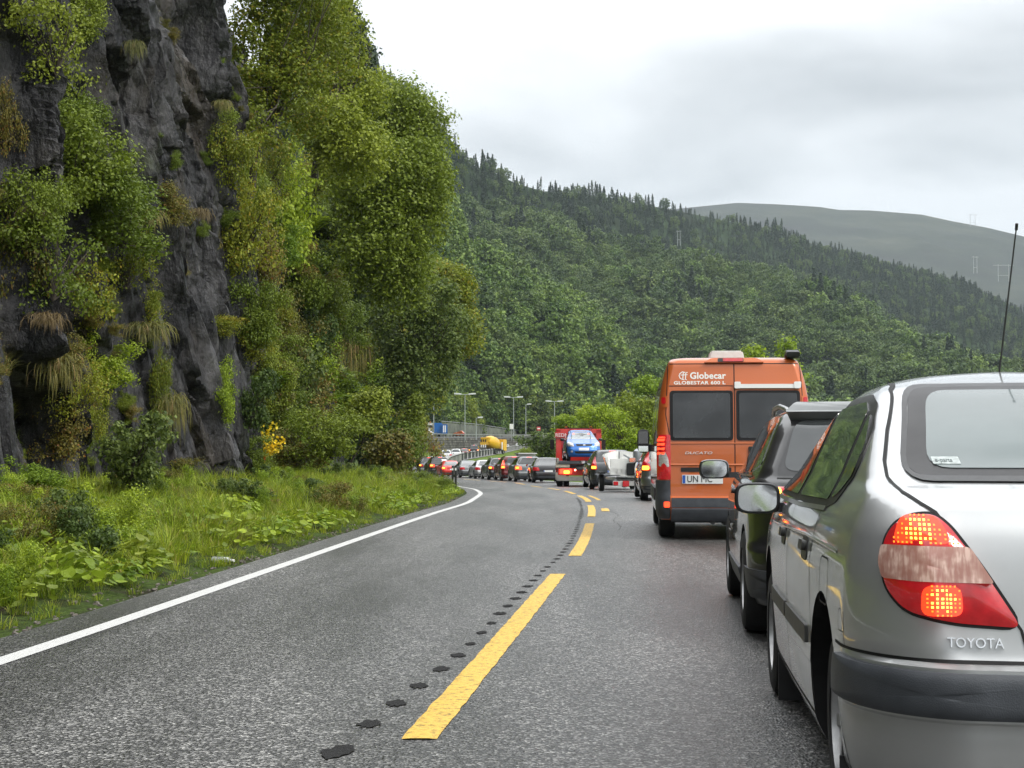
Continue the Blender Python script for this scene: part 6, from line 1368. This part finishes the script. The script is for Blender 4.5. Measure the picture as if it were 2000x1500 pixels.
solid('rear_bumper', mat('steel_bumper', (.28, .27, .25), .5, .4), tow, [((0, -.02, .38), (2.3, .14, .22))], .02)
solid('number_plate', M_PLATE, tow, [((.32, -.09, .68), (.5, .02, .12))], .004)
# blue hatchback, nose towards us, up on the bed
Body.NT = (10, 12, 26, 12, 10)
blue = thing('blue_hatchback', 'bright blue hatchback facing the camera on the tow truck bed', 'car', (0, 0, 0))
T, b_, gz_ = generic_tables('hatch', 3.65, 1.62, 1.50)
T['bf'] = [.14] * 6 + [.1] + [.12] * 5 + [.1, .02]; T['rf'] = [.3, .34, .34, .32, .3, .25, .2, .2, .2, .2, .2, .2, .2, .05]
B = Body(T, nz=110); body_obj(B, blue, P_BLUE, None, ((.75, .3), (2.95, .3)), .36, .28); kw = dict(ctr=(0, 1.8, .7)); Fm = B.front
ws = patch('windscreen', Fm, [(-.66, gz_ + .05), (.66, gz_ + .05), (.52, 1.36), (-.52, 1.36)], mat('windscreen_glass', (.13, .16, .17), .06, coat=1, metal=.2, var=.6, scale=3), blue, r=.06, K=5, **kw)
for x in (-.36, .36): patch('hazard_reflection', Fm, [(x - .05, 1.27), (x + .05, 1.27), (x + .05, 1.33), (x - .05, 1.33)], M_LREDB, ws, off=.008, r=.02, K=1, skirt=.0, **kw)  # hazard lights' reflections made as glowing patches on the glass
patch('roof_edge', Fm, [(-.55, 1.385), (.55, 1.385), (.5, 1.43), (-.5, 1.43)], P_GREY, blue, r=.02, K=2, **kw)
gr = patch('grille', Fm, [(-.36, .705), (.36, .705), (.40, .80), (-.40, .80)], M_BLK, blue, off=.006, r=.04, K=3, **kw); patch('emblem', Fm, [(-.06, .735), (.06, .735), (.06, .775), (-.06, .775)], M_CHROME, gr, off=.012, r=.018, K=2, **kw)
patch('air_intake', Fm, [(-.42, .36), (.42, .36), (.46, .46), (-.46, .46)], M_BLK, blue, off=.006, r=.04, K=3, **kw)
plate(blue, B, -.26, .26, .50, .62, fn=Fm, off=.02)
for mi in (False, True):
    s_ = 1 if mi else -1
    patch('headlamp', Fm, [(-.76, .70), (-.48, .68), (-.50, .82), (-.70, .905), (-.78, .85)], M_LPALE, blue, off=.008, r=.03, K=3, bulge=.02, mirror=mi, **kw)
    patch('fog_lamp', Fm, [(-.64, .40), (-.54, .40), (-.54, .49), (-.64, .49)], M_LPALE, blue, off=.01, r=.045, K=2, bulge=.01, mirror=mi, **kw)
    patch('side_window', B.side, [(.8, gz_ + .03), (1.55, gz_ + .03), (1.55, 1.33), (.95, 1.33)], M_GLASS, blue, K=2, mirror=mi, **kw); patch('side_window', B.side, [(1.62, gz_ + .03), (2.45, gz_ + .03), (2.05, 1.33), (1.62, 1.33)], M_GLASS, blue, K=2, mirror=mi, **kw)
    mirror(blue, s_ * .92, 2.2, gz_ + .03, .2, .13, .14, M_BLK)
    for y in (.75, 2.95): put_wheel(blue, s_ * .70, y, .30, .18, False, 6)
    MB().tube([(s_ * .5, .8, 1.5), (s_ * .5, 2.0, 1.5)], .02, 5).obj('roof_rail', M_BLK, blue)
MB().box((0, 1.8, .24), (1.3, 3.2, .1)).obj('underbody', M_WELL, blue)
blue.rotation_euler = (0, 0, math.pi + R(3)); 
blue.location = (3.22 + .0, 74 + 4.35, float(zg(74)) + 1.19)

# ------------------------------------------------------------------ boat on its trailer
bx, by, bz = 4.15, 54.3, float(zg(54.3)); hd = -R(-2)
tr = thing('boat_trailer', 'boat trailer with a light board and number plate', 'trailer', (bx, by, bz), hd)
MBt = MB(); 
for s_ in (-1, 1): MBt.tube([(s_ * .6, .2, .42), (s_ * .6, 3.4, .42), (0, 5.8, .42)], .05, 6)
for y in (.6, 1.8, 3.0): MBt.tube([(-.62, y, .42), (.62, y, .42)], .04, 6)
MBt.obj('frame', M_RIM, tr)
for s_ in (-1, 1): put_wheel(tr, s_ * .98, 1.3, .3, .17, False, 5); solid('mudguard', M_BLK, tr, [((s_ * .98, 1.3, .64), (.24, .72, .06))], .02)
lbd = solid('light_board', mat('light_board', (.5, .49, .47), .5), tr, [((0, -.12, .30), (1.45, .04, .17))], .01)
for s_ in (-1, 1): solid('tail_lamp', M_LREDB if s_ > 0 else M_LRED, lbd, [((s_ * .62, -.15, .30), (.16, .03, .13))], .01)
npl = solid('number_plate', M_PLATE, tr, [((.28, -.15, .31), (.5, .02, .13))], .003)
solid('warning_flag', M_LRED, tr, [((-.28, -.17, .29), (.22, .03, .2))], .02); MB().tube([(-.3, -.16, .2), (-.3, -.16, -.02)], .012, 5).obj('prop_stand', M_RIM, tr)
text_on('plate_lettering', 'LC 4272', lambda a, b: np.array([a, -.161, b]), .06, .265, .13, M_INK, npl, ctr=(0, 8, .3), th=.001)
boat = thing('white_motorboat', 'white open motorboat with grey outboard riding on the trailer', 'boat', (bx, by, bz), hd)
V = []; ny = 14
for i in range(ny):
    t = i / (ny - 1); y = t * 4.8; w = .95 * (1 - t ** 2.6) + .02; sh = .02 + t * .25
    for (fx, z) in ((0, .50 + .45 * t ** 3), (.45, .56 + .42 * t ** 3), (.82, .72 + .3 * t ** 2), (.97, 1.05 + sh), (1.0, 1.14 + sh), (.90, 1.15 + sh), (.86, .80 + sh), (0, .74 + sh)): V.append((fx * w, y, z))
n = len(V); V += [(-x, y, z) for (x, y, z) in V]; Fs = []
for h in (0, n):
    for i in range(ny - 1):
        for k in range(7): a = h + i * 8 + k; f = (a, a + 8, a + 9, a + 1); Fs.append(f if h == 0 else f[::-1])
Fs.append(tuple([0, 1, 2, 3, 4, 5, 6, 7]) ); Fs.append(tuple([n, n + 1, n + 2, n + 3, n + 4, n + 5, n + 6, n + 7][::-1])); MB().add(V, Fs).obj('hull', mat('gelcoat_white', (.78, .78, .76), .3, coat=.6, var=.05), boat, smooth=35)
solid('transom_plate', M_BLK, boat, [((.12, -.04, .78), (.72, .04, .42))], .02); solid('transom', mat('gelcoat_white', (.78,) * 3), boat, [((0, .03, .86), (1.62, .06, .56))], .02)
mo = MB(); mo.lathe([(-.22, .05), (-.18, .14), (0, .17), (.18, .15), (.26, .05)], (.12, -.22, 1.22), 'z', 14); mo.box((.12, -.24, .9), (.14, .18, .5)); mo.box((.12, -.3, .66), (.26, .2, .03)); mo.box((-.12, .02, 1.15), (.5, .05, .05), 0, 0, .5); mo.obj('outboard_motor', mat('outboard_grey', (.33, .35, .38), .3, .4, coat=.6), boat, smooth=40, bevel=.008)
# ------------------------------------------------------------------ structures round the bend
M_FENCE = mat('fence_white', (.7, .7, .68), .5); M_FDARK = mat('fence_dark', (.03, .03, .03), .6)
fn_ = thing('barrier_fence', 'barrier of black and white uprights beside the climbing road', 'fence', (0, 0, 0))
prev = None; ys_ = np.concatenate([np.arange(168, 250, 4.5), np.arange(250, 505, 7.5)])
for i, Y in enumerate(ys_):
    x = float(Cx(Y)) + 3.5 + (.6 if Y < 260 else 0); z = float(zg(Y)); h = 1.25
    MB().box((x, Y, z + h / 2), (.14 + Y * .0004, .2, h)).obj('post', M_FENCE, fn_)
mb = MB()
pts = [(float(Cx(Y)) + 3.55 + (.6 if Y < 260 else 0), Y + .2, float(zg(Y)) + 1.05) for Y in ys_]; mb.tube(pts, .09, 5); mb.add([(x, y + .5, z - 1.0 + q) for (x, y, z) in pts for q in (0, 1.0)], [(2 * i, 2 * i + 2, 2 * i + 3, 2 * i + 1) for i in range(len(pts) - 1)]); mb.obj('rail', M_FDARK, fn_)  # rail plus a full height dark sheet filling the gaps behind the posts

# stone retaining wall carrying the upper road
wl = [(700, 330, 5.6), (800, 365, 4.9), (850, 395, 4.6), (900, 430, 4.9), (950, 465, 5.2), (1000, 500, 5.4), (1040, 525, 5.4), (1068, 545, 5.6)]
wp = [(at(px, 870, Y).x, Y, zt_) for (px, Y, zt_) in wl]
def walllerp(t):
    t *= len(wp) - 1; i = min(int(t), len(wp) - 2); f = t - i; return [wp[i][k] * (1 - f) + wp[i + 1][k] * f for k in range(3)]
M_WALL = mat('wall_mortar_dark', (.03, .03, .028), .95, var=.3, scale=.3)
M_STONE = leafmat('wall_stone', (.07, .065, .06), (.24, .22, .20), 0.0, (.33, .31, .28))
P = np.array([[(x, y + .3, -2 + (zt_ + 2) * k / 3) for k in range(4)] for (x, y, zt_) in [walllerp(t) for t in np.linspace(0, 1, 60)]])
wall = link('stone_wall', gridmesh('stone_wall', P), M_WALL); tag(wall, 'long dark stone retaining wall below the upper road', 'wall')
g = np.random.default_rng(9); mb = MB(); nrow = 9
for r_ in range(nrow):
    t = 0
    while t < 1:
        dt_ = g.uniform(.0022, .0052); x, y, zt_ = walllerp(min(1, t + dt_ / 2)); zb = -1.0; hh = (zt_ - zb) / nrow; x2, y2, _ = walllerp(min(1, t + dt_)); x1, y1, _ = walllerp(t); Lx = math.hypot(x2 - x1, y2 - y1)
        mb.box((x, y - .05 + g.uniform(-.12, .1), zb + hh * (r_ + .5)), (Lx * .9, .5, hh * g.uniform(.75, .95)), math.atan2(y2 - y1, x2 - x1), taper=.85); t += dt_
o = mb.obj('stones', M_STONE, wall); o['kind'] = 'stuff'
P = []
for t in np.linspace(0, 1, 40):
    x, y, z = walllerp(t); P.append([(x, y - .1, z), (x, y - .1, z + .25), (x - 1, y + 9, z + .2), (x - 2, y + 14, z + .25)])
link('upper_road', gridmesh('upper_road', np.array(P)), mat('upper_asphalt', (.14, .14, .14), .7), kind='structure')
M_RAIL = mat('guard_rail_steel', (.36, .37, .36), .45, .4)
def guard(name, label, pts, h=.75, post=4):
    o = thing(name, label, 'guard rail', (0, 0, 0)); mb = MB(); mb.tube([(x, y, z + h) for (x, y, z) in pts], .17, 4); mb.obj('rail', M_RAIL, o)
    for a, b in zip(pts[:-1], pts[1:]):
        n = max(1, int(math.dist(a, b) / post))
        for k in range(n): p = [a[j] + (b[j] - a[j]) * k / n for j in range(3)]; MB().box((p[0], p[1] + .1, p[2] + h / 2), (.14, .14, h)).obj('post', M_RAIL, o)
guard('guard_rail', 'steel guard rail along the top of the stone wall', [tuple(np.array(walllerp(t)) + [0, .6, .25]) for t in np.linspace(0, 1, 18)])
gp = [at(px, py, Y) for (px, py, Y) in ((862, 826, 450), (900, 829, 470), (935, 832, 490), (975, 838, 515), (1010, 843, 540), (1060, 847, 560))]
guard('guard_rail', 'second pale guard rail rising to the left above the upper road', [(p.x, p.y, p.z) for p in gp], .5)
P = np.array([[(p.x, p.y - .3, p.z - 4.5), (p.x, p.y - .3, p.z + .1), (p.x - 2, p.y + 16, p.z + .6)] for p in gp]); link('slip_road', gridmesh('slip_road', P), mat('rough_verge_grey', (.09, .1, .075), .9, var=.5, scale=.4), kind='structure')
# bridge deck end; a solid black block stands for the shade in its opening
br = thing('concrete_bridge', 'low concrete bridge with a black block for its shaded opening where the climb passes under the upper road', 'bridge', (0, 0, 0)); q = at(1072, 868, 520)
mb = MB(); mb.box((q.x - 5, q.y + 6, 5.6), (26, 14, 1.0)); mb.box((q.x - 5, q.y - 1.1, 6.4), (26, .4, .9)); mb.obj('deck', mat('bridge_concrete', (.26, .26, .24), .85, var=.2, scale=.5), br)
MB().box((q.x + .6, q.y + 2, 1), (4.2, 6, 9)).obj('opening_shade_block', M_WELL, br); MB().box((q.x + 5.4, q.y + 2, 1.2), (5, 8, 8.4)).obj('abutment', mat('bridge_concrete', (.26,) * 3), br)

# street lamps
M_POLE = mat('lamp_pole_grey', (.42, .45, .44), .5, .3)
for (px, pt, pb, Y, dbl, lab) in [(908, 770, 853, 420, 2, 'leftmost twin headed street lamp above the stone wall'), (1003, 776, 853, 470, 2, 'middle twin headed street lamp above the stone wall'), (1083, 784, 860, 500, 2, 'twin headed street lamp beside the top of the tow truck'),
   (847, 763, 852, 400, 1, 'single headed street lamp at the edge of the roadside trees'), (1027, 790, 850, 520, 1, 'thin single lamp between the two twin headed ones'), (930, 816, 852, 425, 1, 'short lamp post over the yellow concrete mixer')]:
    b = at(px, pb, Y); H = at(px, pt, Y).z - b.z; o = thing('street_lamp', lab, 'street lamp', b, 0, 'street lamps over the upper road'); k = Y / 420
    mb = MB(); mb.tube([(0, 0, -1), (0, 0, H)], [.14 * k, .09 * k], 6); 
    if dbl == 2: mb.tube([(-1.6, 0, H + .05), (0, 0, H - .1), (1.6, 0, H + .05)], .07 * k, 5)
    else: mb.tube([(0, 0, H - .1), (1.0, 0, H + .05)], .06 * k, 5)
    mb.obj('pole', M_POLE, o)
    for s_ in ((-1, 1) if dbl == 2 else (1,)): MB().box((s_ * (1.9 if dbl == 2 else 1.1), 0, H + .1), (1.9 if dbl == 2 else 1.4, .5, .38), ry=-.05 * s_).obj('lamp_head', mat('lamp_head_pale', (.75, .76, .76), .4), o, bevel=.05)
def sign(px, py, Y, w, h, m, label, pole=3, name='road_sign'):
    c = at(px, py, Y); o = thing(name, label, 'road sign', (c.x, Y, c.z - h / 2 - pole)); MB().tube([(0, 0, -.5), (0, 0, pole + h)], .08, 6).obj('pole', M_POLE, o); MB().box((0, -.12, pole + h / 2), (w, .06, h)).obj('panel', m, o, bevel=.02); return o
sign(999, 833, 468, 1.1, 1.5, M_DECAL, 'pale rectangular sign on the middle twin headed lamp post'); sign(1052, 837, 505, 1.2, 1.2, P_RED, 'red and white road sign right of the lamps'); 
c = at(1052, 837, 505)
MB().box((0, -.18, 3.6), (.8, .04, .4)).obj('white_bar', M_DECAL, [x for x in bpy.data.objects if x.get('label', '').startswith('red and white')][0])
# blue and white lorry with a white car on the upper road
Y = 432; b = at(862, 851, Y); lor = thing('blue_lorry', 'lorry with two blue containers and white cab on the upper road', 'lorry', b)
solid('container', P_BLUE, lor, [((-.9, 0, 2.0), (2.3, 4, 2.9))], .05); c2 = solid('container', P_BLUE, lor, [((1.0, -1.2, 1.75), (1.5, 4, 2.5))], .05); solid('white_panel', M_DECAL, c2, [((.75, -3.26, 1.8), (.3, .06, 1.9)), ((1.2, -3.26, 1.8), (.3, .06, 1.9))], .01)
solid('cab', P_WHITE, lor, [((-3.1, 0, 2.0), (1.7, 2.4, 3.0), 0, 0, 0, .9)], .1); solid('cab_window', M_GLASS, lor, [((-2.85, -1.2, 2.5), (.8, .1, .7))], .02)
for x in (-3.2, -.6, 1.0): MB().lathe([(-1.3, .45), (-1.0, .45)], (x, 0, .4), 'y', 14).obj('wheel', M_TYRE, lor)
Body.NT = (8, 9, 22, 7, 5)
pw = at(846, 852, 410); make_car('white_car', 'white car in front of the blue lorry on the upper road', 'hatch', 4.6, 1.9, 1.6, P_WHITE, (pw.x, 410, pw.z), R(75))
pw = at(902, 852, 440); make_car('orange_car', 'small orange vehicle on the upper road right of the blue lorry', 'hatch', 3.6, 1.7, 1.5, P_ORANGE, (pw.x + 1, 440, pw.z), R(75))

# yellow concrete mixer
Y = 338; loc = (at(949, 887, Y).x, Y, float(zg(Y))); mxr = thing('concrete_mixer', 'yellow concrete mixer lorry with checkered rear panel climbing behind the fence', 'lorry', loc, -R(24))
M_MY = mat('mixer_yellow', (.75, .42, .02), .4, coat=.4); k = MB(); k.lathe([(-3.1, .55), (-2.6, 1.0), (-1.2, 1.45), (.6, 1.5), (1.8, 1.2), (2.4, .7)], (0, 0, 0), 'y', 22); dm = k.obj('drum', M_MY, mxr, smooth=60); dm.location = (0, 3.2, 2.35); dm.rotation_euler = (R(-10), 0, 0)
k = MB()
for a in range(2): k.tube([(1.3 * math.cos(t + a * math.pi), 1.9 + t * .55, 2.35 + 1.42 * math.sin(t + a * math.pi)) for t in np.linspace(0, 6, 30)], .05, 4)
k.obj('spiral_band', mat('mixer_band', (.5, .25, .02), .5), dm).matrix_parent_inverse = Matrix.Translation((0, -3.2, -2.35))
solid('hopper', M_MY, mxr, [((-.1, .1, 3.1), (1.7, .9, 1.0), 0, 0, 0, 1.15)], .05); rp_ = solid('rear_panel', M_MY, mxr, [((-.2, -.4, 2.35), (1.9, .12, .7))], .03)
for zq in (2.9, 1.75):
    for xq in (-.85, -.35, .15): solid('black_bar', M_BLK if zq > 2 else M_DECAL, rp_, [((xq, -.50, zq), (.22, .08, .55))], .01)
solid('chassis', M_WELL, mxr, [((0, 3.6, .95), (2.2, 8.2, .5))], .03); solid('rear_beam', P_WHITE, mxr, [((0, -.45, .95), (2.3, .1, .3))], .02); solid('cab', M_MY, mxr, [((0, 7.3, 1.95), (2.4, 1.9, 2.5))], .1); solid('front_stand', P_WHITE, mxr, [((1.15, 5.8, 1.8), (.15, .5, 1.6))], .02)
for s_ in (-1, 1):
    for y in (1.2, 2.6, 6.6): put_wheel(mxr, s_ * 1.05, y, .5, .3, False, 5)

# marker posts and litter
for (px, pb, h, mm, lab, Yq) in [(884, 951, .75, M_BLK, 'dark reflector post nearer the bend end', 57), (890, 957, .8, M_BLK, 'dark reflector post right of the other at the bend', 52), (517, 930, .5, mat('post_yellow', (.75, .5, .02), .5), 'short yellow marker post standing in the verge grass', 38)]:
    b = at(px, pb, Yq); MBp = MB(); MBp.box((0, 0, h / 2), (.07, .05, h)); o = MBp.obj('marker_post', mm, bevel=.01); o.location = b; tag(o, lab, 'marker post')
    MB().box((0, -.03, h * .85), (.05, .01, .08)).obj('reflector', M_DECAL if 'dark' in lab else M_LRED, o)
b = verge_pt(.28, 17.2); k = MB(); k.lathe([(-.15, .008), (-.14, .035), (.0, .038), (.09, .03), (.12, .013), (.15, .013)], (0, 0, 0), 'x', 12); o = k.obj('plastic_bottle', mat('clear_plastic', (.6, .62, .62), .15, coat=1), smooth=50); o.location = (b[0], b[1], b[2] + .04); o.rotation_euler = (0, 0, R(-35)); tag(o, 'crumpled clear plastic bottle lying at the verge edge', 'bottle')
MB().lathe([(-.02, .016), (.0, .016)], (.165, 0, 0), 'x', 10).obj('bottle_cap', M_DECAL, o)

# ------------------------------------------------------------------ damp air
me = bpy.data.meshes.new('haze'); bm = bmesh.new(); bmesh.ops.create_cube(bm, size=1); bm.to_mesh(me); bm.free()
hz = bpy.data.objects.new('haze', me); COL.objects.link(hz); hz.scale = (14000, 13600, 1607); hz.location = (0, 3300, 797); hz['kind'] = 'stuff'
m = bpy.data.materials.new('damp_air'); m.use_nodes = True; t = m.node_tree; t.nodes.clear(); o_ = t.nodes.new('ShaderNodeOutputMaterial'); v_ = t.nodes.new('ShaderNodeVolumePrincipled')
v_.inputs['Color'].default_value = (.62, .72, .80, 1); v_.inputs['Density'].default_value = .0001; t.links.new(v_.outputs[0], o_.inputs['Volume']); me.materials.append(m)
